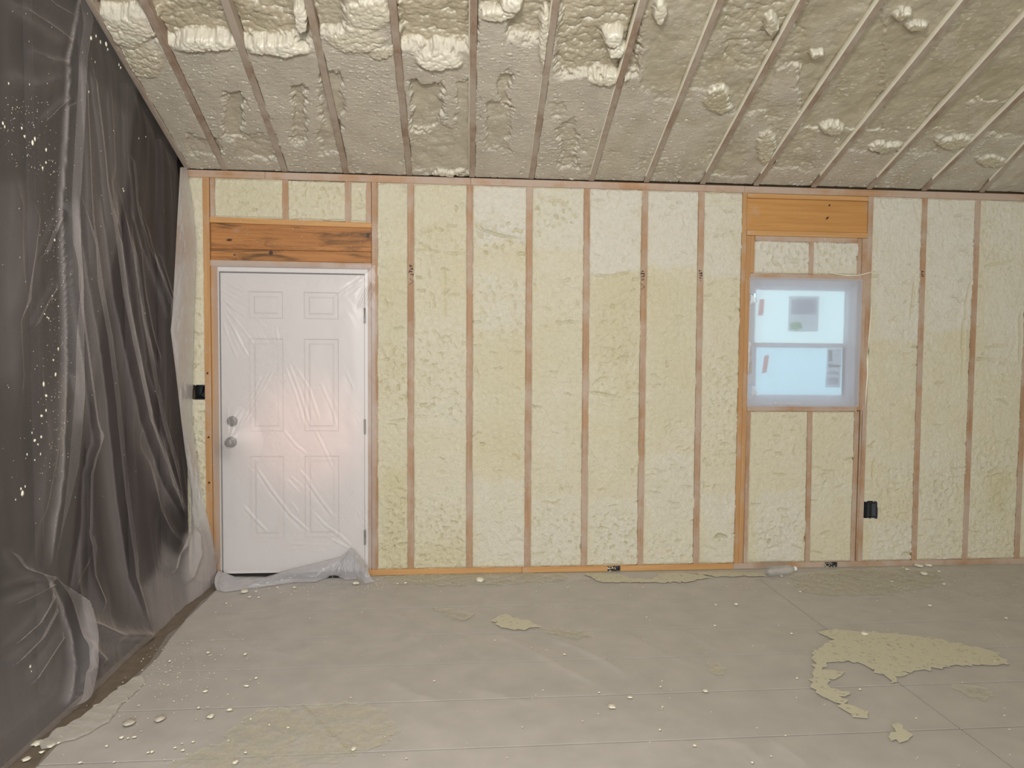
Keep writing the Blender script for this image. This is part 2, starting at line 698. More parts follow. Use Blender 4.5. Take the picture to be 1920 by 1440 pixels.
def stud(xt, xb, hw, z0=PB, z1=PT, mat='stud', y0=0., y1=.14, name='stud'):
    return prism(name, [(xb-hw, y0, z0), (xb+hw, y0, z0), (xb+hw, y1, z0), (xb-hw, y1, z0)],
                 [(xt-hw, y0, z1), (xt+hw, y0, z1), (xt+hw, y1, z1), (xt-hw, y1, z1)], M[mat], wall)


lines = []                      # (x top, x bottom, half width) at PT / PB
stud_objs = []
for s in STUDS:
    xt, xb = stud_x(s)
    stud_objs.append(stud(xt, xb, .0205))
    lines.append((xt, xb, .0205))
for k in range(1, 6):           # on to the right, out of the frame
    xt, xb = lines[8][0]+.4064*k, lines[8][1]+.4064*k
    if k < 4:
        stud(xt, xb, .0205)
    lines.append((xt, xb, .0205))

# door framing
stud(-1.323, -1.323, .021, mat='studclean')                       # king, left
stud(-1.2765, -1.2765, .0235, z1=2.13, mat='studclean', y0=.004)  # trimmer
stud(-.2315, -.2315, .0195)                                       # king, right
stud(-.2755, -.2755, .0215, z1=2.13, y0=.003)
prism('header_plate', [(-1.301, .002, 2.374), (-.252, .002, 2.362), (-.252, .14, 2.362), (-1.301, .14, 2.374)],
      [(-1.301, .002, 2.411), (-.252, .002, 2.397), (-.252, .14, 2.397), (-1.301, .14, 2.411)], M['plateclean'], wall)
box('header_board', -1.30, -.254, .014, .06, 2.205, 2.372, M['headerold'], wall)
box('header_board', -1.30, -.254, .010, .06, 2.131, 2.203, M['headerold'], wall)
prism('header_plate', [(-1.301, 0, 2.088), (-.252, 0, 2.088), (-.252, .14, 2.088), (-1.301, .14, 2.088)],
      [(-1.301, 0, 2.130), (-.252, 0, 2.128), (-.252, .14, 2.128), (-1.301, .14, 2.130)], M['plate'], wall)
# cripples above the door header
for px0, px1, mt in ((393, 402, 'stud'), (529, 540, 'stud'), (647, 657, 'stud'), (686, 696, 'stud')):
    a, b = W(px0, 370)[0], W(px1, 370)[0]
    stud((a+b)/2, (a+b)/2, (b-a)/2, z0=2.395, mat=mt, y0=.003, name='cripple_stud')
# window framing
stud(2.3265, 2.322, .0165, mat='studclean')
stud(2.3595, 2.355, .0165, z1=2.37, mat='studclean')
stud(3.213, 3.213, .0185, z0=WZ0-.03, z1=2.37)
stud(3.2505, 3.248, .019, mat='stud')
stud(3.194, 3.194, .017, z0=PB, z1=WZ0-.035, mat='stud', name='cripple_stud')
stud(3.2285, 3.2245, .0085, z0=PB, z1=WZ0-.03, mat='stud', name='cripple_stud')
box('header_plate', 2.344, 3.231, 0, .14, 2.632, 2.664, M['plateclean'], wall)
box('header_board', 2.344, 3.231, .007, .058, 2.408, 2.631, M['header'], wall)
box('header_plate', 2.345, 3.231, .0, .14, 2.372, 2.407, M['plateclean'], wall)
box('head_rail', 2.376, 3.196, .0, .14, 2.072, 2.108, M['plate'], wall)
box('cripple_stud', 2.376, 2.404, .002, .14, 2.11, 2.37, M['studclean'], wall)
box('cripple_stud', 3.163, 3.194, .004, .14, 2.11, 2.37, M['stud'], wall)
cx = W(1522, 480)[0]
box('cripple_stud', cx-.018, cx+.018, .004, .14, 2.11, 2.345, M['stud'], wall)
box('cripple_rail', 2.406, 3.16, .001, .14, 2.335, 2.371, M['plate'], wall)
box('window_sill_plate', 2.376, 3.193, .0, .14, 1.136, 1.171, M['plate'], wall)
cx1, cx2 = W(1519, 785)[0], W(1514, 1050)[0]
stud(cx1, cx2, .018, z1=1.135, name='cripple_stud')
stud(2.391, 2.391, .015, z1=1.135, y0=.004, name='cripple_stud')


def knot(parent, px, py, rx0, rz0, y, tilt=0.):
    c = W(px, py, y)
    bm = bmesh.new()
    vs = []
    for k in range(14):
        a = 2*math.pi*k/14
        u, v = rx0*math.cos(a)*random.uniform(.8, 1.15), rz0*math.sin(a)*random.uniform(.8, 1.15)
        vs.append(bm.verts.new((c[0]+u*math.cos(tilt)-v*math.sin(tilt), y-.0012, c[2]+u*math.sin(tilt)+v*math.cos(tilt))))
    f = bm.faces.new(vs)
    ex = bmesh.ops.extrude_face_region(bm, geom=[f])
    bmesh.ops.translate(bm, verts=[q for q in ex['geom'] if isinstance(q, bmesh.types.BMVert)], vec=(0, .003, 0))
    from_bm('knot', bm, M['knot'], parent)


HB = [o_ for o_ in wall.children if o_.name.startswith('header_board')]
knot(HB[1], 508, 474, .014, .017, .010)
knot(HB[1], 440, 478, .007, .006, .010)
knot(HB[0], 690, 441, .014, .016, .014)
knot(HB[0], 430, 450, .020, .008, .014, .1)
knot(HB[2], 1555, 385, .008, .007, .007)
knot(HB[2], 1551, 409, .014, .007, .007, .7)
KS = [o_ for o_ in wall.children if o_.name.startswith('stud')]
for kx_, ky_ in ((391, 820), (392, 905), (389, 700)):
    knot(min(KS, key=lambda o_: abs(o_.data.vertices[0].co.x+1.344)), kx_, ky_, .007, .008, 0.)
# plates, in lengths that butt
for x0, x1, y0 in ((-1.452, -.945, 0), (-.944, .41, .001), (.411, 2.32, 0), (2.321, 4.41, .001), (4.411, XR, 0)):
    box('top_plate', x0, x1, y0, .14, PT, ZC-.002, M['plate'], wall)
for x0, x1, y0, mt in ((-1.45, -1.255, 0, 'plate'), (-.297, .78, .002, 'plateclean'), (.781, 2.3, -.002, 'plateclean'),
                       (2.301, 3.9, 0, 'plate'), (3.901, XR, 0, 'plate')):
    box('bottom_plate', x0, x1, y0, .14, .002, PB, M[mt], wall)

# ---- lumber stamps on the studs (unreadable mill marks and the arrow under them)


def stamp(parent, px, py, h, n, arrow=True, seed=0, y=-.0008):
    r = random.Random(seed)
    c = W(px, py)
    bm = bmesh.new()

    def stroke(a, b, wd):
        a, b = Vector(a), Vector(b)
        d = (b-a).normalized()
        q = Vector((-d.z, 0, d.x))*wd*.5
        vs = [bm.verts.new(p) for p in (a-q, b-q, b+q, a+q)]
        bm.faces.new(vs)
    for i in range(n):
        z = c[2]+h*(.5-(i+.5)/n)
        x0, x1 = c[0]-.012+r.uniform(0, .008), c[0]+.012-r.uniform(0, .008)
        stroke((x0, y, z+r.uniform(-.006, .006)), (x1, y, z+r.uniform(-.006, .006)), r.uniform(.003, .009))
        if r.random() < .8:
            xx = r.choice((x0, x1))
            stroke((xx, y, z+h/n*.5), (xx+r.uniform(-.006, .006), y, z-h/n*.4), .005)
    if arrow:
        z = c[2]-h*.5-.035
        stroke((c[0]-.010, y, z+.022), (c[0]+.014, y, z), .003)
        stroke((c[0]+.014, y, z), (c[0]-.012, y, z-.022), .003)
    from_bm('stamp_mark', bm, M['stamp'], parent)


stamp(stud_objs[0], 771, 507, .08, 4, True, 3)
stamp(stud_objs[4], 1205, 518, .075, 5, True, 5)
stamp(stud_objs[5], 1314, 517, .085, 5, False, 8)
stamp(stud_objs[6], 1730, 514, .05, 3, False, 11)

# ---- wall foam between the studs


def ln(l, z):
    return l[1]+(l[0]-l[1])*(z-PB)/(PT-PB)


PALE = [  # whiter areas of foam: pixel rectangle, strength
    (890, 345, 990, 455, 1), (1000, 350, 1095, 470, .6), (1105, 350, 1200, 515, 1), (1215, 355, 1310, 500, .95),
    (1320, 355, 1395, 520, .6), (1010, 480, 1090, 1060, .25), (890, 510, 985, 620, .45), (1040, 690, 1060, 900, .5), (1640, 362, 1730, 640, .9),
    (1740, 365, 1830, 620, .9), (1845, 370, 1920, 700, .5), (1415, 920, 1500, 1050, .7), (890, 900, 985, 1060, .6),
    (1105, 930, 1200, 1058, .5), (1000, 930, 1092, 1060, .6), (1215, 850, 1305, 1056, .5), (1320, 930, 1385, 1055, .7), (1630, 980, 1715, 1050, .6),
    (410, 445, 490, 500, .8), (1415, 445, 1620, 510, .9), (780, 600, 875, 800, .3), (780, 850, 870, 1000, .35)]
GREEN = [(780, 1020, 875, 1065, .5), (715, 880, 765, 1065, .6), (1160, 700, 1200, 900, .35), (1105, 520, 1200, 680, .4), (1850, 880, 1890, 960, .7),
         (410, 340, 530, 405, .3), (715, 480, 765, 700, .35), (890, 620, 985, 860, .35), (1000, 600, 1090, 800, .3), (1215, 520, 1300, 800, .3)]
CRACKS = [  # pixel polylines of creases in the cut face, depth
    ([(892, 425), (915, 433), (930, 440), (950, 444), (970, 445)], .016), ([(890, 420), (905, 428)], .01), ([(970, 475), (985, 474)], .012),
    ([(790, 438), (815, 431), (835, 434)], .006), ([(780, 470), (800, 468), (825, 472)], .006), ([(833, 475), (870, 472)], .006),
    ([(1005, 386), (1012, 394)], .014), ([(1040, 402), (1046, 410)], .016), ([(1025, 378), (1050, 375), (1062, 388)], .008),
    ([(1108, 515), (1150, 517), (1185, 512)], .008), ([(1145, 668), (1160, 655), (1172, 648)], .007), ([(1110, 722), (1125, 710), (1140, 708)], .007),
    ([(1105, 735), (1125, 738), (1165, 748)], .008), ([(1175, 560), (1160, 572), (1140, 580)], .006), ([(1340, 1008), (1352, 1005), (1366, 1010)], .02),
    ([(1015, 941), (1040, 945), (1052, 938)], .008), ([(1420, 1003), (1435, 1000)], .006), ([(1455, 850), (1470, 855)], .008),
    ([(1452, 818), (1465, 820)], .008), ([(1450, 888), (1475, 892)], .007), ([(1625, 520), (1650, 517)], .01),
    ([(1820, 510), (1815, 560), (1808, 600), (1803, 700)], .010), ([(1845, 500), (1880, 495), (1905, 485)], .005),
    ([(1728, 450), (1735, 465)], .015), ([(1715, 530), (1712, 560), (1708, 600)], .012), ([(1785, 862), (1788, 900)], .012),
    ([(1780, 975), (1783, 985)], .02), ([(1915, 580), (1912, 640), (1912, 680)], .014), ([(1845, 650), (1890, 648)], .006), ([(1850, 895), (1880, 888)], .008),
    ([(780, 520), (792, 522)], .012), ([(805, 545), (812, 560), (815, 580)], .006), ([(833, 490), (835, 600)], .004),
    ([(790, 762), (800, 757)], .012), ([(900, 833), (908, 832)], .012), ([(960, 850), (975, 862)], .008), ([(997, 760), (1003, 765)], .014),
    ([(1690, 1040), (1700, 1037), (1715, 1040)], .012), ([(1440, 1020), (1445, 1012)], .02), ([(1510, 1005), (1506, 1015)], .012), ([(1640, 860), (1636, 900)], .008)]
LUMPY = [  # rougher, hand-trimmed areas
    (715, 640, 765, 760, .8), (715, 930, 765, 1065, 1), (780, 940, 875, 1065, .7), (780, 620, 875, 790, .5), (890, 520, 985, 640, .5),
    (1415, 450, 1620, 510, .6), (1640, 880, 1710, 1050, .5), (1740, 880, 1800, 960, .8), (1740, 1000, 1805, 1045, .6), (1815, 820, 1900, 1040, .5),
    (1110, 960, 1195, 1055, .8), (1000, 960, 1090, 1060, .6), (1215, 1010, 1300, 1055, .6), (1325, 660, 1385, 880, .5), (360, 780, 388, 960, 1.2), (1000, 370, 1080, 430, .7),
    (890, 415, 985, 480, .8), (1120, 560, 1195, 760, .5), (545, 340, 640, 405, .5), (780, 430, 870, 480, .6), (1820, 390, 1900, 500, .3), (1420, 960, 1500, 1020, .6)]


def maskrect(px, py, r, soft, wob):
    return (sstep(r[0]-soft, r[0]+soft, px+wob)*(1-sstep(r[2]-soft, r[2]+soft, px+wob)) *
            sstep(r[1]-soft, r[1]+soft, py+wob)*(1-sstep(r[3]-soft, r[3]+soft, py+wob)))


def foam_bay(fx0, fx1, z0, z1, seed, step=.0052, depth0=0., hole=None, proud=0.):
    z = np.arange(z0, z1+step*.5, step)
    n = max(6, int((fx1((z0+z1)/2)-fx0((z0+z1)/2))/step)+1)
    u = np.linspace(0, 1, n)
    Z, U = np.meshgrid(z, u, indexing='ij')
    A, B = fx0(Z)-.006, fx1(Z)+.006
    X = A+(B-A)*U
    px, py = project(X, 0*X, Z)
    wob = 14*fbm(X*7, Z*7, 55, 3)
    h = .0015+.0055*fbm(X*5, Z*4, seed, 3)+.0035*fbm(X*26, Z*22, seed+5, 4)+proud
    # scraped texture with shallow pits
    pit = fbm(X*34, Z*26, seed+40, 3)
    rough = np.zeros_like(X)
    for r in LUMPY:
        rough = np.maximum(rough, r[4]*maskrect(px, py, r, 12, wob))
    rough = rough+.22
    h -= rough*.014*sstep(.10, .42, pit)
    wl = worley(X*26, Z*20, seed+9)
    h += rough*.008*(.5-wl)
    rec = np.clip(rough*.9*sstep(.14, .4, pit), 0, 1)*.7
    rr = random.Random(seed)
    auto = []
    if step < .01:
        for q in range(int(10*(z1-z0)+2)):
            cxp, cyp = rr.uniform(px.min()+8, px.max()-8), rr.uniform(py.min()+8, py.max()-8)
            L = rr.uniform(3, 12)
            a = rr.choice((0, 0, .3, -.3, 1.4))
            auto.append(([(cxp+math.cos(a)*L*t_+rr.uniform(-2, 2), cyp+math.sin(a)*L*t_+rr.uniform(-2, 2)) for t_ in (-1, -.3, .4, 1)], rr.uniform(.004, .011)))
    for pts, d in CRACKS+auto:
        xs = [p[0] for p in pts]
        ys = [p[1] for p in pts]
        if max(xs)+30 < px.min() or min(xs)-30 > px.max() or max(ys)+30 < py.min() or min(ys)-30 > py.max():
            continue
        dd, fr = polydist(px+.35*wob, py+.35*wob, pts)
        taper = np.minimum(1, 4*np.minimum(fr, 1-fr)+.35)
        au = pts in [q_[0] for q_ in auto]
        k = np.exp(-(dd/((1.1 if au else 1.7)*taper+.4))**2)
        h -= d*1.5*k*taper
        h += d*(.15 if au else .30)*np.exp(-((dd-5)/3)**2)*taper
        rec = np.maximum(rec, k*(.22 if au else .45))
    pale = np.zeros_like(X)
    for r in PALE:
        pale = np.maximum(pale, r[4]*maskrect(px, py, r, 9, wob))
    for r in GREEN:
        rec = np.maximum(rec, .55*r[4]*maskrect(px, py, r, 16, wob))
    pale = np.clip(pale+.35*fbm(X*3, Z*2, seed+80, 3), 0, 1)
    # ragged edges against the lumber
    e = np.minimum(X-A, B-X)
    ez = np.minimum(Z-z0, z1-Z)
    e = np.minimum(e, ez)
    rag = .003+.0045*np.clip(1.2+2.2*fbm(X*6, Z*5, seed+70, 4), 0, 2.2)+.002*perlin(X*40, Z*60, seed+72)
    h -= .014*(1-sstep(.55, 1.05, e/(rag+.0005)))
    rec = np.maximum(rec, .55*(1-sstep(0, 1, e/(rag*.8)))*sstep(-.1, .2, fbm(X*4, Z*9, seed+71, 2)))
    keep = None
    if hole is not None:
        keep = ~((px > hole[0]+.3*wob) & (px < hole[2]) & (py > hole[1]+.2*wob) & (py < hole[3]+.2*wob))
    return grid('foam_panel', X, depth0-h, Z, M['wfoam'], wall, {'pale': pale, 'recess': rec}, keep)


def const(v): return lambda z: v+0*z
def side(l, s): return lambda z: ln(l, z)+s*l[2]


jr = (-.2315, -.2315, .0195)
wl_ = (2.3265, 2.322, .0165)
wr_ = (3.2505, 3.248, .019)
seq = [(jr, lines[0]), (lines[0], lines[1]), (lines[1], lines[2]), (lines[2], lines[3]), (lines[3], lines[4]), (lines[4], lines[5]),
       (lines[5], wl_), (wr_, lines[6]), (lines[6], lines[7]), (lines[7], lines[8]), (lines[8], lines[9])]
for i, (a, b) in enumerate(seq):
    foam_bay(side(a, 1), side(b, -1), PB, PT, 100+i*7, step=.0052 if i < 10 else .02, hole=(1600, 941, 1644, 971) if i == 7 else None)
foam_bay(const(-1.458), const(-1.344), PB, PT, 300, hole=(363, 722, 386, 748), proud=.004)
bx = lambda p: W(p, 370)[0]
foam_bay(const(bx(402)), const(bx(529)), 2.408, PT, 310)
foam_bay(const(bx(540)), const(bx(647)), 2.404, PT, 317)
foam_bay(const(bx(657)), const(bx(686)), 2.400, PT, 324)
cxx = W(1522, 480)[0]
foam_bay(const(2.404), const(cxx-.018), 2.108, 2.34, 331)
foam_bay(const(cxx+.018), const(3.163), 2.108, 2.34, 338)
foam_bay(const(2.406), lambda z: cx2+(cx1-cx2)*z/1.13-.018, PB, 1.136, 345)
foam_bay(lambda z: cx2+(cx1-cx2)*z/1.13+.018, const(3.177), PB, 1.136, 352)
box('foam_backing', 3.67, XR, .02, .13, PB, PT, M['wfoam'], wall, 0)

# ---- foam strands by the window
bm = bmesh.new()
tube(bm, [W(x, y, -.006) for x, y in ((1555, 512), (1575, 515), (1590, 517), (1610, 516), (1628, 512), (1640, 508))], [.002, .003, .004, .004, .004, .002])
from_bm('foam_strand', bm, M['crumb'], wall, True)
bm = bmesh.new()
pts = [(1634, 560), (1632, 600), (1629, 640), (1626, 675), (1627, 700), (1624, 735), (1622, 765)]
tube(bm, [W(x, y, -.003) for x, y in pts], [.002, .004, .005, .009, .006, .005, .002])
from_bm('foam_strand', bm, M['crumb'], wall, True)

# ------------------------------------------------------------------ ceiling
ceil_bm = bmesh.new()
cz = .12
p = [(XL-.1, 0.16, ZC+cz-SL*.16), (XR, 0.16, ZC+cz-SL*.16), (XR, YR, ZR+cz), (XL-.1, YR, ZR+cz)]
vs = [ceil_bm.verts.new(q) for q in p]
ceil_bm.faces.new(vs)
p2 = [(XL-.1, YB, ZC+cz), (XR, YB, ZC+cz)]
v2 = [ceil_bm.verts.new(q) for q in p2]
ceil_bm.faces.new((vs[3], vs[2], v2[1], v2[0]))
ceiling = tag(from_bm('ceiling', ceil_bm, M['sheath']), kind='structure')

RAF = [((200, 0), (341, 300)), ((267, 0), (413, 300)), ((420, 0), (531, 313)), ((577, 0), (648, 320)), ((735, 0), (768, 328)), ((888, 0), (885, 330)),
       ((1043, 0), (996, 335)), ((1207, 0), (1109, 338)), ((1352, 0), (1214, 337)), ((1507, 0), (1323, 335)), ((1655, 0), (1421, 343)),
       ((1813, 0), (1529, 347)), ((1920, 38), (1634, 350)), ((1920, 175), (1738, 352)), ((1920, 275), (1848, 353))]
rl = []
for a, b in RAF:
    A, B = CE(*a), CE(*b)
    k = (A[0]-B[0])/(A[1]-B[1])
    rl.append((B[0]-k*B[1], k))              # X = x0 + k*Y
rl[0] = (-1.437, 0.)
rl.append((rl[-1][0]+.4064, 0.))
for i in range(1, 4):
    rl.append((rl[-1][0]+.4064, 0.))
YD = -1.85                                    # detailed to here
RH = [.016]+[.019]*20


def rx(i, Y):
    return rl[i][0]+rl[i][1]*Y


raf_objs = []
for i in range(len(rl)):
    hw = RH[i]

    def sec(Y):
        x = rx(i, Y)
        z = ZC-SL*Y
        return [(x-hw, Y, z), (x+hw, Y, z), (x+hw, Y, z+.115), (x-hw, Y, z+.115)]
    raf_objs.append(prism('rafter', sec(-.002), sec(-2.2), M['rafter'], ceiling))

REC = [  # recessed, untrimmed foam: pixel rectangle, depth, lumpiness
    (180, -200, 300, 32, .07, .7), (290, -200, 440, 78, .075, 1), (425, -200, 590, 82, .075, 1), (590, -200, 645, 62, .05, .6),
    (645, -200, 750, 20, .03, .6), (745, -200, 890, 93, .075, 1), (890, -200, 945, 28, .05, .7), (950, -200, 1035, 75, .055, .8),
    (1045, -200, 1200, 145, .065, 1.1), (1205, -200, 1360, 175, .03, .25), (1360, -200, 1520, 130, .05, .9), (1335, 120, 1445, 215, .035, .3),
    (1500, -200, 1660, 250, .040, .2), (1660, -200, 1820, 250, .036, .25), (1570, 60, 1760, 290, .03, .2), (1800, -200, 1990, 200, .040, .25), (1750, 120, 1990, 260, .03, .2),
    (1440, 200, 1530, 320, .03, .5), (1330, 220, 1400, 330, .025, .3),
    (772, 160, 830, 250, .035, .15), (772, 240, 850, 325, .02, .3), (850, 150, 885, 330, .02, .15), (421, 175, 455, 262, .03, .25),
    (548, 165, 575, 270, .032, .5), (600, 140, 640, 290, .022, .15), (937, 135, 957, 205, .03, .3), (912, 190, 955, 285, .022, .3),
    (1048, 225, 1083, 320, .035, .9), (1095, 255, 1190, 330, .018, .7), (1030, 195, 1060, 220, .02, .6), (355, 260, 412, 292, .02, .3), (440, 255, 520, 300, .02, .4), (1225, 140, 1300, 190, .03, .5),
    (1500, 240, 1560, 265, .02, .3), (1200, 290, 1290, 330, .02, .7), (1290, 270, 1345, 330, .018, .6), (1840, 200, 1900, 240, .02, .4), (640, 290, 660, 322, .01, .2)]
LUMP = [  # proud, shiny lumps: pixel ellipse centre, radii, height
    (382, 86, 60, 11, .026), (520, 92, 58, 12, .026), (824, 114, 46, 17, .034), (1152, 75, 22, 16, .034), (1158, 100, 20, 12, .03), (240, 60, 50, 26, .018),
    (566, 38, 13, 28, .03), (690, 30, 45, 30, .016), (668, 75, 55, 22, .016), (715, 100, 25, 10, .012), (960, 12, 22, 12, .026), (935, 32, 38, 8, .016), (1022, 80, 12, 62, .02),
    (1140, 150, 40, 9, .02), (1445, 50, 12, 18, .010), (1345, 190, 26, 26, .002), (1690, 30, 20, 9, .001), (1720, 55, 22, 8, .001), (1530, 105, 14, 8, .002),
    (1437, 280, 20, 32, .007), (1560, 245, 22, 10, .008), (1660, 280, 36, 9, .006), (260, 115, 50, 35, .010), (1235, 25, 14, 22, .02), (840, 325, 34, 4, .012),
    (1790, 270, 34, 12, .005), (1860, 305, 28, 8, .006)]


def ceiling_bay(i, seed, step=.0041):
    y = np.arange(-.004, YD, -step)
    n = int(.37/step)
    u = np.linspace(0, 1, n)
    Y, U = np.meshgrid(y, u, indexing='ij')
    A, B = rx(i, Y)+RH[i], rx(i+1, Y)-RH[i+1]
    X = A+(B-A)*U
    px, py = project(X, Y, ZC-SL*Y)
    wob = 17*fbm(X*8, Y*8, 900+seed, 3)+9*fbm(X*28, Y*28, 930+seed, 3)
    V = Y
    dome1 = np.sqrt(np.clip(1-worley(X*19, V*27, seed)**2, 0, 1))
    dome2 = np.sqrt(np.clip(1-worley(X*42+.3*wob/13, V*58, seed+3)**2, 0, 1))
    big = fbm(X*6, V*6, seed+6, 3)
    # cut face
    h = -.003+.004*big+.0020*fbm(X*26, V*50, seed+8, 3)
    flake = fbm(X*26, V*78, seed+60, 3)+.22*perlin(X*4, V*3, seed+63)
    fl = sstep(.33, .40, flake)
    h += .0040*fl-.004*sstep(.34, .42, fbm(X*36, V*60, seed+61, 3))
    pit = fbm(X*30, V*30, seed+33, 3)
    h -= .009*sstep(.34, .55, pit)
    trim = 1-.6*sstep(.3, .5, pit)
    lit_fresh = .65*fl  # flakes coloured lighter: torn foam plus painted glints
    right = sstep(.8, 1.8, np.mean(X))*1.0
    # to the right the foam stops short of the rafter faces
    h -= .016*right*sstep(-2.2, -.2, -np.abs(Y+1.1))
    trim = trim*(1-.45*right*sstep(.1, -.35, big+.25*(Y+.5)))
    for r in REC:
        if r[2] < px.min()-20 or r[0] > px.max()+20:
            continue
        k = maskrect(px, py, r[:4], 9 if r[4] > .045 else 5, wob)
        body = -r[4]+r[5]*(.024*(dome1-.5)+.012*(dome2-.5))+.018*big
        h = h*(1-k)+np.minimum(h, body)*k
        trim = trim*(1-k*min(1, .12+r[4]*9))
    for lx, ly, ra, rb, hh in LUMP:
        if lx+ra*1.5 < px.min() or lx-ra*1.5 > px.max():
            continue
        d = np.hypot((px+.6*wob-lx)/ra, (py+.6*wob-ly)/rb)
        k = 1-sstep(.7, 1.15, d)
        h = h*(1-k)+(np.maximum(h, -.004)+.6*hh*np.sqrt(np.clip(1-.6*d*d, 0, 1))+.016*(dome2-.6)+.012*(dome1-.6))*k
        trim = trim*(1-k)
        lit_fresh = np.maximum(lit_fresh, k*min(1, hh/.028))
    e = np.minimum(X-A, B-X)
    gap = .004+.007*np.abs(fbm(X*8, Y*20, seed+21, 3))
    h -= .016*(1-sstep(0, 1, e/gap))*sstep(-.15, .2, fbm(X*2, Y*6, seed+22, 2))
    h = np.minimum(h, .045)
    gy = -np.gradient(h, axis=0)/step
    steep = sstep(.35, 1.1, gy)
    bub = np.sqrt(np.clip(1-worley(X*34, h*26+Y*6, seed+50)**2*1.3, 0, 1))
    bub = .65*bub+.35*np.sqrt(np.clip(1-worley(X*75, h*60+Y*20, seed+51)**2, 0, 1))
    lit_fresh = np.maximum(lit_fresh, .7*steep)  # steps facing the camera painted lighter, as if lit from the front
    push = -.024*steep*(bub-.45)
    nrm = np.array([0, -math.sin(.3908), -math.cos(.3908)])
    return grid('foam_panel', X, Y+push+nrm[1]*h, ZC-SL*Y+nrm[2]*h, M['cfoam'], ceiling, {'trim': np.clip(trim, 0, 1), 'lit_fresh': lit_fresh})


for i in range(len(rl)-1):
    ceiling_bay(i, 40+i*11, .0041 if i < 14 else .02)
# light overspray along the left faces of the right-hand rafters
for i in range(5, 15):
    bm = bmesh.new()
    ys = np.linspace(-.06 if i < 9 else -.12, -1.8, 60)
    rows = []
    for Y in ys:
        x = rx(i, Y)-RH[i]
        z = ZC-SL*Y
        a = .0035+.003*abs(float(perlin(np.array([Y*9.]), np.array([i*3.1]), 5)[0]))
        dn = .010+.010*float(perlin(np.array([Y*14.]), np.array([i*7.7]), 6)[0])
        rows.append([bm.verts.new(q) for q in ((x+.001, Y, z-.0008), (x-a, Y, z+dn*.35), (x-a, Y, z+.05), (x+.001, Y, z+.05))])
    for r0, r1 in zip(rows, rows[1:]):
        for k in range(3):
            bm.faces.new((r0[k], r0[k+1], r1[k+1], r1[k]))
    from_bm('foam_overspray', bm, M['crumb'], raf_objs[i], True)

# unseen part of the roof underside: plain foam up to the ridge
bm = bmesh.new()
nrm = (0, math.sin(.3908), math.cos(.3908))
vs = [bm.verts.new(q) for q in ((XL, YD, ZC-SL*YD), (XR, YD, ZC-SL*YD), (XR, YR, ZR), (XL, YR, ZR))]
bm.faces.new(vs)
v2 = [bm.verts.new(q) for q in ((XL, YB, ZC), (XR, YB, ZC))]
bm.faces.new((vs[3], vs[2], v2[1], v2[0]))
from_bm('unseen_foam_underside', bm, M['cfoam'], ceiling)

# ------------------------------------------------------------------ floor, other walls, outside
floor = tag(box('floor', XL-.05, XR, YB, .0, -.06, -.012, M['dark'], None, 0), kind='structure')
rows_y = [-.002, -.215, -.592, -.985, -1.335, -1.688, -2.052, -2.42, -2.79, -3.16]
for j, (a, b) in enumerate(zip(rows_y, rows_y[1:])):
    xs = [XL, 2.398, XR] if j >= 1 else [XL, 3.9, XR]
    for x0, x1 in zip(xs, xs[1:]):
        box('floor_board', x0+.003, x1-.003, b+.0035, a-.0035, -.011, -.001+random.uniform(-.0006, .0006), M['board'], floor, .0025)
box('floor_board', XL, XR, YB, -3.163, -.011, -.001, M['board'], floor, 0)

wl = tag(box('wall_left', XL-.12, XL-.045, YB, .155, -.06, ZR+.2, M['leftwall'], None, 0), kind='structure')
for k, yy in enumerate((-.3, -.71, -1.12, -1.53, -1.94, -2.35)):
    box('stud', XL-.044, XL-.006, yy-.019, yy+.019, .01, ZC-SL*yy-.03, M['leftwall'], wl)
tag(box('wall_right', XR, XR+.1, YB, .155, -.06, ZR+.2, M['wfoam'], None, 0), kind='structure')
bm = bmesh.new()
for (x0, x1, z0, z1) in ((XL, -.7, 0, 2.7), (5.1, XR, 0, 2.7), (XL, XR, 2.7, ZC+.2)):
    bm_box(bm, x0, x1, YB-.1, YB, z0, z1)
tag(from_bm('wall_rear', bm, M['wfoam']), kind='structure')
tag(box('ground', -30, 30, .16, 40, -.35, -.30, M['concrete'], None, 0), kind='structure')

# ------------------------------------------------------------------ door
dx0, dx1, dz0, dz1 = -1.236, -.300, .034, 2.046
door = tag(empty('door_1', (-.77, .03, 0)), kind='structure')


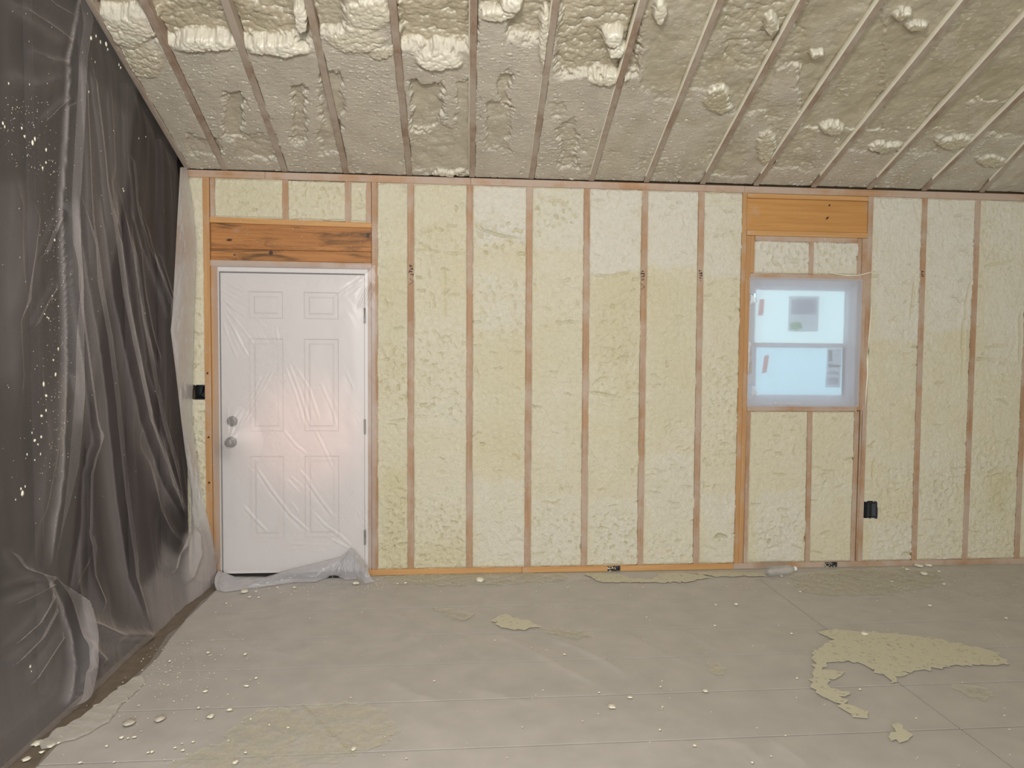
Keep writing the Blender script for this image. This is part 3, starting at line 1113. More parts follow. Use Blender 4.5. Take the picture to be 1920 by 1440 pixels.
def door_slab():
    bm = bmesh.new()
    X = [dx0, W(467, 700)[0], W(531, 700)[0], W(570, 700)[0], W(635, 700)[0], dx1]
    Z = [dz0, W(550, 1009)[2], W(550, 855)[2], W(550, 809)[2], W(550, 635)[2], W(550, 598)[2], W(550, 547)[2], dz1]
    for i in range(5):
        for j in range(7):
            x0, x1, z0, z1 = X[i], X[i+1], Z[j], Z[j+1]
            if i in (1, 3) and j in (1, 3, 5):
                rings = []
                for ins, dep in ((0, 0), (.007, .012), (.030, .012), (.042, .003)):
                    rings.append([bm.verts.new((a, dep, b)) for a, b in
                                  ((x0+ins, z0+ins), (x1-ins, z0+ins), (x1-ins, z1-ins), (x0+ins, z1-ins))])
                for a, b in zip(rings, rings[1:]):
                    for k in range(4):
                        bm.faces.new((a[k], a[(k+1) % 4], b[(k+1) % 4], b[k]))
                bm.faces.new(rings[-1])
            else:
                bm.faces.new([bm.verts.new((a, 0, b)) for a, b in ((x0, z0), (x1, z0), (x1, z1), (x0, z1))])
    bmesh.ops.remove_doubles(bm, verts=bm.verts[:], dist=1e-5)
    bm_box(bm, dx0, dx1, .018, .044, dz0, dz1)
    # edge strips of the slab
    for (a, b, c, d) in ((dx0, dx0, dz0, dz1), (dx1, dx1, dz0, dz1)):
        bm.faces.new([bm.verts.new(q) for q in ((a, 0, c), (a, .02, c), (a, .02, d), (a, 0, d))])
    for z in (dz0, dz1):
        bm.faces.new([bm.verts.new(q) for q in ((dx0, 0, z), (dx1, 0, z), (dx1, .02, z), (dx0, .02, z))])
    return put(from_bm('door_slab', bm, M['door']), door)


door_slab()
bm = bmesh.new()
bm_box(bm, DX0, dx0-.010, -.001, .14, .0, 2.056)
bm_box(bm, dx1+.003, DX1+.02, -.001, .14, .0, 2.056)
bm_box(bm, DX0, DX1+.02, -.001, .14, 2.056, DZ1)
put(from_bm('door_frame', bm, M['jamb']), door)
put(box('door_stop', dx0-.010, dx1+.009, .0135, .03, .03, 2.056, M['dark'], None, 0), door)
put(box('threshold', DX0, DX1, -.03, .14, .0, .028, M['dark'], None, .003), door)
# hardware
kx, _, kz = W(431, 830, -.03)
bm = bmesh.new()
lathe(bm, [(.036, -.001), (.036, -.007), (.030, -.011), (.013, -.014), (.012, -.034), (.022, -.040), (.027, -.050), (.026, -.060), (.018, -.066), (.008, -.067)],
      28, 'y', (kx, 0, kz))
put(from_bm('door_knob', bm, M['nickel'], None, True), door)
bxx, _, bz = W(435, 790, -.01)
bm = bmesh.new()
lathe(bm, [(.034, -.001), (.034, -.010), (.030, -.015), (.010, -.016)], 28, 'y', (bxx, 0, bz))
db = put(from_bm('deadbolt', bm, M['nickel'], None, True), door)
bm = bmesh.new()
bm_box(bm, bxx-.005, bxx+.005, -.034, -.015, bz-.016, bz+.016)
bmesh.ops.bevel(bm, geom=bm.edges[:], offset=.002, segments=2, affect='EDGES')
o = from_bm('thumb_turn', bm, M['nickel'])
o.parent = db
for py in (592, 800, 1007):
    hz = W(683, py)[2]
    bm = bmesh.new()
    lathe(bm, [(.004, hz-.052), (.007, hz-.05), (.007, hz+.05), (.004, hz+.052)], 12, 'z', (dx1+.003, -.006, 0))
    bm_box(bm, dx1-.004, dx1+.010, -.003, .001, hz-.045, hz+.045)
    put(from_bm('hinge', bm, M['nickel']), door)

# ------------------------------------------------------------------ window
win = tag(empty('window_1', ((WX0+WX1)/2, .09, WZ0)), kind='structure')


def wput(o):
    return put(o, win)


bm = bmesh.new()
fy0, fy1, ft = .055, .125, .038
bm_box(bm, WX0+.002, WX0+ft, fy0, fy1, WZ0+.002, WZ1-.004)
bm_box(bm, WX1-ft, WX1-.002, fy0, fy1, WZ0+.002, WZ1-.004)
bm_box(bm, WX0+ft, WX1-ft, fy0, fy1, WZ1-ft, WZ1-.004)
bm_box(bm, WX0+ft, WX1-ft, fy0, fy1, WZ0+.002, WZ0+ft)
wput(from_bm('window_frame', bm, M['vinyl']))
zm = W(1500, 648, .08)[2]


def sash(name, z0, z1, y0, y1, t):
    x0, x1 = WX0+ft+.002, WX1-ft-.002
    bm = bmesh.new()
    bm_box(bm, x0, x0+t, y0, y1, z0, z1)
    bm_box(bm, x1-t, x1, y0, y1, z0, z1)
    bm_box(bm, x0+t, x1-t, y0, y1, z1-t, z1)
    bm_box(bm, x0+t, x1-t, y0, y1, z0, z0+t)
    s = wput(from_bm(name, bm, M['vinyl']))
    o = box('pane', x0+t-.004, x1-t+.004, (y0+y1)/2-.002, (y0+y1)/2+.002, z0+t-.004, z1-t+.004, M['glass'], None, 0)
    o.parent = s
    return s, (y0+y1)/2-.003


us, uy = sash('upper_sash', zm-.015, WZ1-ft-.002, .092, .118, .03)
ls, ly = sash('lower_sash', WZ0+ft+.002, zm+.018, .060, .086, .034)
scr = box('insect_screen', WX0+ft, WX1-ft, .128, .130, WZ0+ft, zm, M['screen'], None, 0)
wput(scr)


def sticker(name, pts, y, mat, parent):
    bm = bmesh.new()
    bm.faces.new([bm.verts.new(W(a, b, y)) for a, b in pts])
    r = bmesh.ops.extrude_face_region(bm, geom=bm.faces[:])
    bmesh.ops.translate(bm, verts=[v for v in r['geom'] if isinstance(v, bmesh.types.BMVert)], vec=(0, -.0006, 0))
    o = from_bm(name, bm, M[mat])
    o.parent = parent
    return o


def rect(x0, y0, x1, y1, sk=0):
    return [(x0, y0), (x1, y0), (x1+sk, y1), (x0+sk, y1)]


sticker('paper_label', rect(1476, 556, 1532, 622, -2), uy-.001, 'paper', us)
sticker('label_print', rect(1481, 561, 1527, 590, -1), uy-.002, 'paper', us)
sticker('green_patch', [(1477, 607), (1488, 603), (1500, 606), (1501, 615), (1492, 620), (1480, 619)], uy-.002, 'green', us)
sticker('orange_sticker', rect(1420, 562, 1430, 592, -3), uy-.001, 'orange', us)
sticker('orange_sticker', [(1431, 667), (1440, 665), (1435, 698), (1426, 700)], ly-.001, 'orange', ls)
sticker('energy_label', rect(1549, 654, 1576, 726, -4), ly-.001, 'paperwhite', ls)
sticker('label_print', rect(1551, 657, 1558, 678), ly-.002, 'ink', ls)
sticker('label_print', rect(1551, 681, 1556, 690), ly-.002, 'ink', ls)
sticker('label_print', rect(1556, 684, 1572, 688), ly-.002, 'ink', ls)
sticker('label_print', rect(1550, 696, 1570, 702), ly-.002, 'paper', ls)
sticker('label_print', rect(1549, 708, 1569, 720), ly-.002, 'paper', ls)
sticker('edge_strip', rect(1577, 652, 1585, 745, -2), ly-.004, 'ink', ls)

# ================================================================== THINGS
# ---- film over the window
wf = tag(empty('plastic_sheet', ((WX0+WX1)/2, -.004, WZ0)),
         'frosted plastic film taped over the window opening', 'plastic sheet')
z = np.linspace(WZ0-.004, WZ1+.004, 90)
x = np.linspace(WX0-.004, WX1+.006, 90)
Z, X = np.meshgrid(z, x, indexing='ij')
e = np.minimum(np.minimum(X-WX0, WX1-X), np.minimum(Z-WZ0, WZ1-Z))
Y = -.003-.006*fbm(X*5, Z*4, 3, 3)*sstep(0, .1, e)+.012*sstep(0, .12, e)
px, py = project(X, 0*X, Z)
wob = 6*fbm(X*12, Z*12, 9, 3)
hole = ((px+wob < 1416) & (py > 552) & (py < 566+wob)) | ((px+wob < 1412) & (py > 720) & (py < 742))
put(grid('film', X, Y, Z, M['winfilm'], None, None, ~hole), wf)
for pts in ([(1408, 552), (1416, 556), (1421, 566), (1412, 570), (1407, 572)], [(1403, 640), (1408, 642), (1410, 700), (1402, 702)],
            [(1410, 720), (1421, 736), (1413, 743), (1409, 742)], [(1452, 753), (1470, 754), (1500, 756), (1503, 759), (1470, 759), (1450, 757)]):
    bm = bmesh.new()
    vv = [bm.verts.new(W(a, b, -.010-.010*(i % 2))) for i, (a, b) in enumerate(pts)]
    bm.faces.new(vv)
    bmesh.ops.triangulate(bm, faces=bm.faces[:])
    put(from_bm('torn_flap', bm, M['hemfilm']), wf)

# ---- film over the door
df = tag(empty('plastic_sheet', (-.76, -.02, 0)),
         'clear wrinkled plastic sheet stapled over the white door, bunched along the floor', 'plastic sheet')
CRE = [([(414, 520), (440, 537), (465, 547)], 5), ([(416, 528), (463, 549)], 4), ([(416, 536), (455, 556)], 4), ([(417, 545), (445, 563), (468, 574)], 6),
       ([(417, 560), (440, 580), (470, 600)], 6), ([(418, 584), (440, 620), (455, 650), (468, 672)], 6), ([(416, 600), (430, 640), (445, 672)], 5), ([(417, 570), (450, 610), (480, 650)], 5),
       ([(484, 627), (504, 655)], 4), ([(489, 625), (507, 652)], 4), ([(440, 530), (470, 545), (500, 548)], 3), ([(485, 600), (500, 615)], 3), ([(517, 612), (522, 640)], 3),
       ([(449, 800), (475, 750), (508, 687)], 6), ([(458, 795), (485, 745), (515, 688)], 5), ([(440, 806), (462, 765), (490, 700)], 4), ([(542, 682), (560, 730), (582, 800)], 6),
       ([(536, 690), (555, 740), (572, 800)], 4), ([(556, 690), (580, 730), (600, 790)], 4), ([(600, 715), (622, 765), (632, 800)], 3), ([(650, 700), (664, 730)], 3),
       ([(629, 556), (655, 538), (682, 519)], 5), ([(640, 556), (665, 536), (684, 525)], 4), ([(655, 545), (684, 520)], 4), ([(671, 578), (678, 560), (690, 535)], 7), ([(680, 580), (690, 550), (698, 530)], 6),
       ([(455, 946), (480, 975), (503, 998)], 6), ([(479, 873), (510, 920), (545, 965), (582, 998)], 8), ([(530, 805), (555, 835), (575, 850)], 5),
       ([(571, 892), (600, 935), (625, 968)], 8), ([(560, 880), (590, 910)], 4), ([(585, 958), (610, 985), (640, 1005), (665, 1030)], 6), ([(543, 892), (570, 915)], 4), ([(540, 900), (562, 925)], 4),
       ([(540, 1019), (580, 1020)], 4), ([(545, 1027), (578, 1026)], 3), ([(590, 1020), (620, 1022)], 3), ([(545, 940), (560, 960)], 4), ([(590, 805), (612, 850), (625, 880)], 4),
       ([(432, 818), (430, 800), (428, 760)], 4), ([(436, 818), (440, 795), (460, 760)], 4), ([(670, 955), (682, 985), (688, 1010)], 6), ([(676, 950), (686, 980)], 5), ([(620, 1010), (660, 1030)], 5)]
x0, x1, z0, z1 = -1.283, -.222, .055, 2.118
z = np.arange(z0, z1, .0047)
x = np.arange(x0, x1, .0047)
Z, X = np.meshgrid(z, x, indexing='ij')
px, py = project(X, 0*X-.02, Z)
e = np.minimum(np.minimum(X-x0, x1-X), z1-Z)
h = .004+.016*sstep(0, .16, e)+.006*fbm(X*4, Z*3, 5, 3)*sstep(0, .1, e)
r = np.hypot(X-kx, (Z-kz)*.9)
h = np.maximum(h, .072*np.exp(-np.maximum(r-.022, 0)/.13)+.004)
r2 = np.hypot(X-bxx, Z-bz)
h = np.maximum(h, .040*np.exp(-np.maximum(r2-.03, 0)/.12))
for pts, a in CRE:
    d, fr = polydist(px, py, pts)
    tp = np.clip(5*np.minimum(fr, 1-fr)+.15, 0, 1)
    h += a*.00052*np.exp(-(d/1.9)**2)*tp-a*.0003*np.exp(-((d-4)/3)**2)*tp
h += .0012*fbm(X*30+Z*18, Z*6-X*5, 77, 3)*sstep(.1, .4, fbm(X*2, Z*2, 78, 2)+.25)
# ragged lower edge lost in the bunched hem
put(grid('film', X, -h-.002, Z, M['doorfilm']), df)


def hem(name, top, bot, bulge, seed, n=90, k=26, crump=.016):
    """crumpled plastic between an upper line near the door and a lower line on the floor"""
    tx = np.linspace(0, 1, n)

    def along(pts):
        s = np.linspace(0, 1, len(pts))
        return np.interp(tx, s, [q[0] for q in pts]), np.interp(tx, s, [q[1] for q in pts])
    ax, ay = along(top)
    bx_, by = along(bot)
    T = np.array([W(a, b, -.03) for a, b in zip(ax, ay)])
    Bt = np.array([FL(a, b, .006) for a, b in zip(bx_, by)])
    Bt[:, 1] = np.minimum(Bt[:, 1], -.02)
    v = np.linspace(0, 1, k)
    S, V = np.meshgrid(tx, v, indexing='ij')
    P = T[:, None, :]*(1-V[..., None])+Bt[:, None, :]*V[..., None]
    bl = bulge*np.sin(np.pi*np.clip(V*1.02, 0, 1))
    L = S*6.0
    cr = crump*(fbm(L*2.2, V*2.2, seed, 4)+.9*np.abs(perlin(L*3.1+V*2, V*2.5-L, seed+4)))*np.sin(np.pi*np.clip(V*.93+.05, 0, 1))
    P[..., 1] -= bl+cr
    P[..., 2] += .35*bl*(1-V)+.6*cr
    P[..., 2] = np.maximum(P[..., 2], .003+.004*np.abs(perlin(L*4, V*4, seed+9)))
    return put(grid(name, P[..., 0], P[..., 1], P[..., 2], M['hemfilm']), df)


hem('bunched_hem', [(409, 1070), (440, 1081), (500, 1081), (545, 1068), (600, 1055), (640, 1045), (658, 1029)],
    [(406, 1106), (422, 1110), (500, 1099), (550, 1092), (592, 1091), (622, 1080), (650, 1066)], .045, 11)
hem('bunched_hem', [(650, 1040), (656, 1029), (662, 1029), (672, 1040), (688, 1060)],
    [(630, 1080), (648, 1087), (668, 1086), (684, 1094), (703, 1090)], .07, 29, 60, 34, .03)

# ---- the big drape on the left
dr = tag(empty('plastic_drape', (XL+.1, -1.1, 0)),
         'tall translucent plastic drape hanging in folds over the dark left wall', 'plastic sheet')
FOLD = [
    ([(153, -60), (150, 0), (140, 50), (130, 110), (127, 200), (122, 300), (116, 380), (118, 450), (124, 600), (125, 700), (118, 800), (105, 950), (92, 1080)], .055, .030, 'S'),
    ([(92, 1080), (118, 1140), (135, 1200), (142, 1250), (135, 1300), (120, 1330)], .09, .026, 'R'),
    ([(142, 345), (150, 428), (166, 537), (184, 631), (200, 756), (204, 800), (218, 933), (240, 1085), (284, 1187)], .050, .030, 'R'),
    ([(184, 345), (200, 460), (212, 553), (231, 647), (262, 787), (307, 915), (347, 978)], .055, .028, 'R'),
    ([(215, 340), (234, 490), (250, 600), (272, 710), (290, 797), (311, 867), (338, 942)], .050, .026, 'R'),
    ([(244, 381), (265, 460), (290, 525), (319, 606)], .03, .018, 'R'), ([(247, 412), (262, 553), (278, 631), (300, 700)], .025, .02, 'R'),
    ([(290, 470), (305, 520), (322, 575)], .022, .014, 'R'), ([(262, 400), (285, 500), (318, 590)], .02, .012, 'R'),
    ([(168, 117), (172, 170), (180, 231), (187, 292), (196, 400), (205, 450)], .022, .016, 'R'), ([(150, 90), (155, 200), (160, 300), (163, 420), (172, 520)], .02, .018, 'R'),
    ([(200, 150), (205, 250), (210, 340)], .014, .02, 'R'), ([(239, 287), (245, 340), (250, 420)], .025, .012, 'R'), ([(225, 200), (226, 280), (230, 350)], .012, .02, 'R'),
    ([(132, 460), (134, 537), (150, 647), (169, 787), (178, 850)], .028, .02, 'R'), ([(178, 800), (155, 889), (153, 987), (129, 1120)], .035, .03, 'R'),
    ([(127, 82), (80, 50), (20, 12)], .028, .03, 'L'), ([(127, 120), (80, 112), (45, 95)], .030, .030, 'L'), ([(122, 180), (100, 200), (70, 230)], .024, .016, 'L'),
    ([(140, 35), (95, 10), (70, -15)], .020, .014, 'L'), ([(130, 90), (60, 40), (0, 0)], .014, .04, 'L'), ([(120, 140), (60, 160), (0, 140)], .02, .06, 'L'),
    ([(106, 394), (85, 440), (66, 484)], .030, .016, 'L'), ([(103, 525), (75, 570), (50, 620)], .024, .018, 'L'), ([(60, 380), (45, 480), (20, 600)], .028, .05, 'L'),
    ([(25, 320), (20, 450), (18, 600), (30, 800)], .03, .06, 'L'), ([(110, 690), (90, 850), (60, 1000)], .03, .05, 'L'),
    ([(85, 1090), (45, 1112), (0, 1132)], .045, .03, 'L'), ([(90, 1100), (50, 1168), (0, 1213)], .040, .03, 'L'), ([(97, 1125), (60, 1195), (0, 1255)], .035, .03, 'L'),
    ([(75, 1090), (30, 1070), (0, 1030)], .04, .03, 'L'), ([(112, 1180), (80, 1230), (40, 1290)], .030, .03, 'L'), ([(85, 1088), (50, 1082), (0, 1100)], .03, .02, 'L'),
    ([(148, 1195), (170, 1220), (195, 1244)], .03, .016, 'R'), ([(150, 1165), (210, 1192), (290, 1192)], .045, .03, 'R'), ([(150, 1200), (158, 1240), (165, 1258)], .03, .016, 'R'),
    ([(345, 975), (320, 1030), (310, 1080)], .045, .03, 'R'), ([(352, 985), (355, 1040), (340, 1100)], .04, .03, 'R'), ([(365, 930), (385, 1000), (400, 1060)], .03, .02, 'R'),
    ([(255, 830), (290, 960), (330, 1040)], .03, .04, 'R'), ([(150, 1000), (160, 1080), (190, 1150)], .035, .04, 'R')]
FEDGE = [(343, 300), (339, 340), (335, 400), (332, 480), (326, 590), (323, 620), (334, 700), (345, 800), (352, 860), (360, 930)]
fe = [LW(a+3, b, XL+.075) for a, b in FEDGE]
fe_z = [q[2] for q in fe][::-1]
fe_y = [min(-.03, q[1]) for q in fe][::-1]
NT_, NS_ = 430, 560
t = np.linspace(0, 1, NT_)
s = np.linspace(0, 1, NS_)
Tt, Ss = np.meshgrid(t, s, indexing='ij')


def drape_sheet(yfar, xoff, folds, seed, nearY=-2.55):
    # height levels from the floor to the roof line
    zz0 = Tt
    Y = None
    zrel = Tt*2.70
    for _ in range(3):
        ye = yfar(zrel)
        Y = nearY+(ye-nearY)*Ss
        ztop = ZC-SL*Y-.012
        zrel = .004+Tt*(ztop-.004)
    Zz = zrel
    px, py = project(0*Y+XL+.06, Y, Zz)
    # ridges are laid out on the wall plane in metres
    off = .058+xoff+.115*np.clip(1-Zz/1.05, 0, 1)**1.6
    off += .030*fbm(Y*2.3, Zz*.6, seed, 3)+.012*fbm(Y*9, Zz*1.2, seed+3, 3)
    top = sstep(0, .25, ztop-Zz)
    px, py = project(XL+off, Y, Zz)
    for pts, a, wd, kd in folds:
        d, fr = polydist(px, py, pts)
        d = d/300.
        tp = np.clip(6*np.minimum(fr, 1-fr)+.05, 0, 1) if kd != 'S' else np.clip(8*(1-fr), 0, 1)
        prof = np.exp(-(d/wd)**2) if kd == 'S' else np.exp(-(np.sqrt(d*d+2.5e-5)-.005)/wd*1.25)
        off += 1.35*a*tp*prof
    off = .012+(off-.012)*(.15+.85*top)
    # swelling over the floor near the corner
    off += .05*np.exp(-((Y+.16)/.22)**2-((Zz-.22)/.25)**2)
    off = np.clip(off, .030, .245)
    return XL+off, Y, Zz


yfar_main = lambda zz: np.where(zz < .52, np.interp(zz, [0, .12, .3, .52], [-.05, -.035, -.06, np.interp(.52, fe_z, fe_y)]), np.interp(zz, fe_z, fe_y))
X, Y, Z = drape_sheet(yfar_main, 0, FOLD, 21)
# stray hem: the lower edge ends a little above the floor, unevenly
DX_, DY_, DZ_ = X, Y, Z


def inside(px, py, poly):
    r = np.zeros(px.shape, bool)
    n = len(poly)
    for i in range(n):
        (xa, ya), (xb, yb) = poly[i], poly[(i+1) % n]
        c = (ya > py) != (yb > py)
        r ^= c & (px < (xb-xa)*(py-ya)/((yb-ya) or 1e-9)+xa)
    return r


# how many layers of film lie over one another: single, doubled where it is folded, more along the pleats
DPX, DPY = project(DX_, DY_, DZ_)
LAY = np.ones_like(DX_)
for poly, nl in (([(300, 1000), (288, 1060), (258, 1100), (270, 1150), (290, 1200), (350, 1155), (415, 1090), (408, 1035), (388, 985), (352, 970), (330, 1030)], 5.0),
                 ([(340, 1000), (386, 975), (410, 1030), (420, 1090), (350, 1160), (335, 1070)], 12.0),
                 ([(150, 1110), (162, 1010), (182, 1080), (215, 1150), (285, 1200), (190, 1250), (150, 1290), (140, 1200)], 2.8),
                 ([(-400, 1110), (0, 1110), (90, 1085), (140, 1195), (150, 1300), (0, 1420), (-400, 1800)], .9),
                 ([(148, 330), (172, 600), (205, 800), (238, 1085), (212, 1080), (180, 850), (150, 640), (132, 420)], 1.9),
                 ([(135, 90), (255, 215), (246, 340), (226, 466), (203, 600), (192, 700), (165, 800), (128, 800), (122, 420)], 1.1),
                 ([(70, 1095), (88, 980), (100, 800), (105, 600), (90, 800), (60, 1000), (40, 1080)], 1.6),
                 ([(-50, 330), (60, 330), (90, 500), (40, 700), (-50, 780)], .8)):
    dd, _ = polydist(DPX, DPY, poly+poly[:1])
    LAY += nl*np.where(inside(DPX, DPY, poly), sstep(0, 22, dd), 0)
for pts, wd, nl, sd in (
        ([(142, 345), (150, 428), (166, 537), (184, 631), (200, 756), (204, 800), (218, 933), (240, 1085), (284, 1187)], 46, 3.2, 1),
        ([(184, 345), (200, 460), (212, 553), (231, 647), (262, 787), (307, 915), (347, 978)], 40, 2.8, 1),
        ([(215, 340), (234, 490), (250, 600), (272, 710), (290, 797), (311, 867), (338, 942)], 22, 2.4, 1),
        ([(244, 381), (265, 460), (290, 525), (319, 606)], 14, 1.6, 1), ([(247, 412), (262, 553), (278, 631), (300, 700)], 14, 1.4, 1),
        ([(290, 470), (305, 520), (322, 575)], 9, 1.6, 1), ([(262, 400), (285, 500), (318, 590)], 10, 1.2, 1), ([(235, 390), (255, 520), (275, 690), (300, 760)], 14, 1.2, 1),
        ([(168, 117), (172, 170), (180, 231), (187, 292), (196, 400), (205, 450)], 24, 1.6, -1), ([(150, 90), (155, 200), (160, 300), (163, 420), (172, 520)], 20, 1.2, -1),
        ([(200, 150), (205, 250), (210, 340), (222, 420)], 16, 1.0, -1), ([(239, 287), (245, 340), (250, 420)], 10, 1.6, -1),
        ([(132, 460), (134, 537), (150, 647), (169, 787), (178, 850)], 26, 2.0, 1), ([(178, 800), (155, 889), (153, 987), (129, 1120)], 24, 1.8, -1),
        ([(150, 1000), (147, 1080), (165, 1180), (195, 1244)], 20, 1.6, -1), ([(300, 800), (322, 880), (352, 960)], 18, 1.6, 1),
        ([(153, -60), (150, 0), (140, 50), (130, 110), (127, 200), (122, 300), (116, 380), (118, 450), (124, 600), (125, 700), (122, 800), (118, 900), (104, 1000), (92, 1085)], 20, 6.5, 1),
        ([(92, 1080), (118, 1140), (135, 1200), (142, 1250), (135, 1300), (120, 1330)], 26, 6.0, 1)):
    ys = [q[1] for q in pts]
    xs = np.interp(DPY, ys, [q[0] for q in pts])
    d = (xs-DPX)*sd+2.5*fbm(DPY/30., DPX/60., 44, 3)
    fr = (DPY-ys[0])/(ys[-1]-ys[0])
    tp = sstep(0, .12, fr)*sstep(0, .10, 1-fr)
    wid = wd*(.35+.65*np.clip(fr*1.3, 0, 1))
    LAY += 1.45*nl*tp*sstep(-1.5, 1.5, d)*np.clip(1-d/wid, 0, 1)**1.6
    LAY += .9*nl*tp*np.exp(-(d/1.8)**2)
for pts, wd, nl in ((f[0], f[2]*420, 1.3) for f in FOLD if f[3] == 'L'):
    d, fr = polydist(DPX, DPY, pts)
    LAY += nl*np.clip(6*np.minimum(fr, 1-fr), 0, 1)*np.exp(-d/wd*1.8)
LAY += 5.0*np.clip(1-DZ_/.55, 0, 1)**1.5
LAY += .9*np.clip(fbm(DY_*16, DZ_*1.1-DY_*2, 91, 4), -.2, 1)
LAY = np.clip(LAY, .5, 22)
put(grid('outer_layer', DX_, DY_, DZ_, M['drape'], None, {'layers': LAY}), dr)
IE = [(264, 190), (252, 270), (246, 340), (225, 466), (206, 553), (195, 610), (190, 680), (170, 800), (155, 900), (145, 1000), (132, 1100), (120, 1290)]
ie = [LW(a, b, XL+.03) for a, b in IE]
ie_z, ie_y = [q[2] for q in ie][::-1], [q[1] for q in ie][::-1]
NT_, NS_ = 160, 160
t = np.linspace(0, 1, NT_)
s = np.linspace(0, 1, NS_)
Tt, Ss = np.meshgrid(t, s, indexing='ij')
X, Y, Z = drape_sheet(lambda zz: np.interp(zz, ie_z, ie_y), -.018, [(f[0], f[1]*.35, f[2], f[3]) for f in FOLD[2:6]], 57)
X = XL+np.minimum(X-XL, .02)
put(grid('inner_layer', X, Y, Z, M['drape2'], None, {'dens': np.clip((1-Ss)*40, 0, 1)}), dr)
# turned edge lying on the end wall
LE = [(341, 312), (336, 400), (332, 480), (326, 590), (323, 620), (333, 700), (343, 790), (352, 860), (362, 930), (380, 1000), (392, 1040)]
RE = [(349, 318), (361, 400), (366, 470), (363, 560), (361, 650), (359, 740), (357, 780), (366, 850), (378, 930), (394, 1000), (402, 1045)]
ty = np.linspace(315, 1040, 220)
lx = np.interp(ty, [q[1] for q in LE], [q[0] for q in LE])
rx_ = np.interp(ty, [q[1] for q in RE], [q[0] for q in RE])
L3 = np.array([LW(a-3, b, XL+.035) for a, b in zip(lx, ty)])
L3[:, 1] = np.minimum(L3[:, 1], -.05)
R3 = np.array([W(a+2, b, -.022) for a, b in zip(rx_, ty)])
vv = np.linspace(0, 1, 40)
P = L3[:, None, :]*(1-vv[None, :, None])+R3[:, None, :]*vv[None, :, None]
S, V = np.meshgrid(ty/60, vv, indexing='ij')
cr = .012*fbm(S*1.4, V*3, 61, 4)+.012*np.abs(perlin(S*1.1+V, V*2.2, 62))
P[..., 1] -= cr+.018*np.sin(np.pi*V)
P[..., 0] = np.maximum(P[..., 0]+.4*cr, XL+.012)
put(grid('turned_edge', P[..., 0], P[..., 1], P[..., 2], M['flap']), dr)


def blob(bm, c, r, seed, flat=(1, 1, 1), sub=1):
    g = bmesh.ops.create_icosphere(bm, subdivisions=sub, radius=1)
    rr = random.Random(seed)
    for v in g['verts']:
        k = r*rr.uniform(.7, 1.2)
        v.co = Vector((c[0]+v.co.x*k*flat[0], c[1]+v.co.y*k*flat[1], c[2]+v.co.z*k*flat[2]))


def drape_point(px, py):
    """nearest point of the drape's outer layer that shows at this place"""
    a, b = project(DX_, DY_, DZ_)
    d = (a-px)**2+(b-py)**2
    near = d < 9
    if not near.any():
        i = np.unravel_index(np.argmin(d), d.shape)
    else:
        depth = np.where(near, DY_, 99)
        i = np.unravel_index(np.argmin(depth), d.shape)
    return np.array([DX_[i], DY_[i], DZ_[i]])


SPL = [(62, 268, 6), (48, 255, 4), (42, 240, 4), (67, 262, 5), (88, 282, 4), (88, 305, 4), (82, 315, 4), (172, 72, 5), (182, 68, 4), (190, 78, 4), (201, 82, 6), (204, 92, 4), (228, 127, 4),
       (225, 122, 3), (167, 172, 3), (6, 232, 4), (10, 238, 3), (104, 452, 4), (18, 156, 3), (55, 160, 2), (84, 720, 5), (88, 742, 6), (80, 780, 6), (88, 768, 4), (66, 828, 7), (78, 820, 5), (72, 835, 4),
       (62, 812, 3), (52, 850, 3), (77, 850, 3), (66, 862, 3), (43, 925, 7), (40, 915, 4), (30, 935, 3), (48, 912, 3), (105, 700, 5), (102, 675, 4), (110, 655, 4), (84, 590, 3), (93, 596, 3), (58, 1248, 3), (60, 1260, 2),
       (232, 352, 3), (234, 358, 3), (56, 1250, 2), (90, 596, 3), (110, 575, 3), (100, 555, 3), (180, 115, 2), (215, 245, 2), (262, 258, 2), (275, 256, 2)]
for i, (a, b, r) in enumerate(SPL):
    p = drape_point(a, b)
    bm = bmesh.new()
    dist = np.linalg.norm(p-CAM)
    blob(bm, (p[0]+.002, p[1], p[2]), r*.42*dist/FPX, 500+i, (.6, 1, random.uniform(1, 2.2)))
    put(from_bm('foam_splatter', bm, M['crumb'], None, True), dr)
# fine speckle
bm = bmesh.new()
for i in range(420):
    q = random.random()
    if q < .5:
        a, b = random.gauss(105, 14), random.uniform(300, 900)
    elif q < .75:
        a, b = random.gauss(50, 30), random.uniform(180, 320)
    else:
        a, b = random.uniform(5, 330), random.uniform(10, 1000)
    if a < 0:
        continue
    p = drape_point(a, b)
    blob(bm, (p[0]+.001, p[1], p[2]), random.uniform(.0006, .0018), i, (.6, 1, random.uniform(1, 2)), 0)
put(tag(from_bm('foam_speckle', bm, M['crumb']), kind='stuff'), dr)

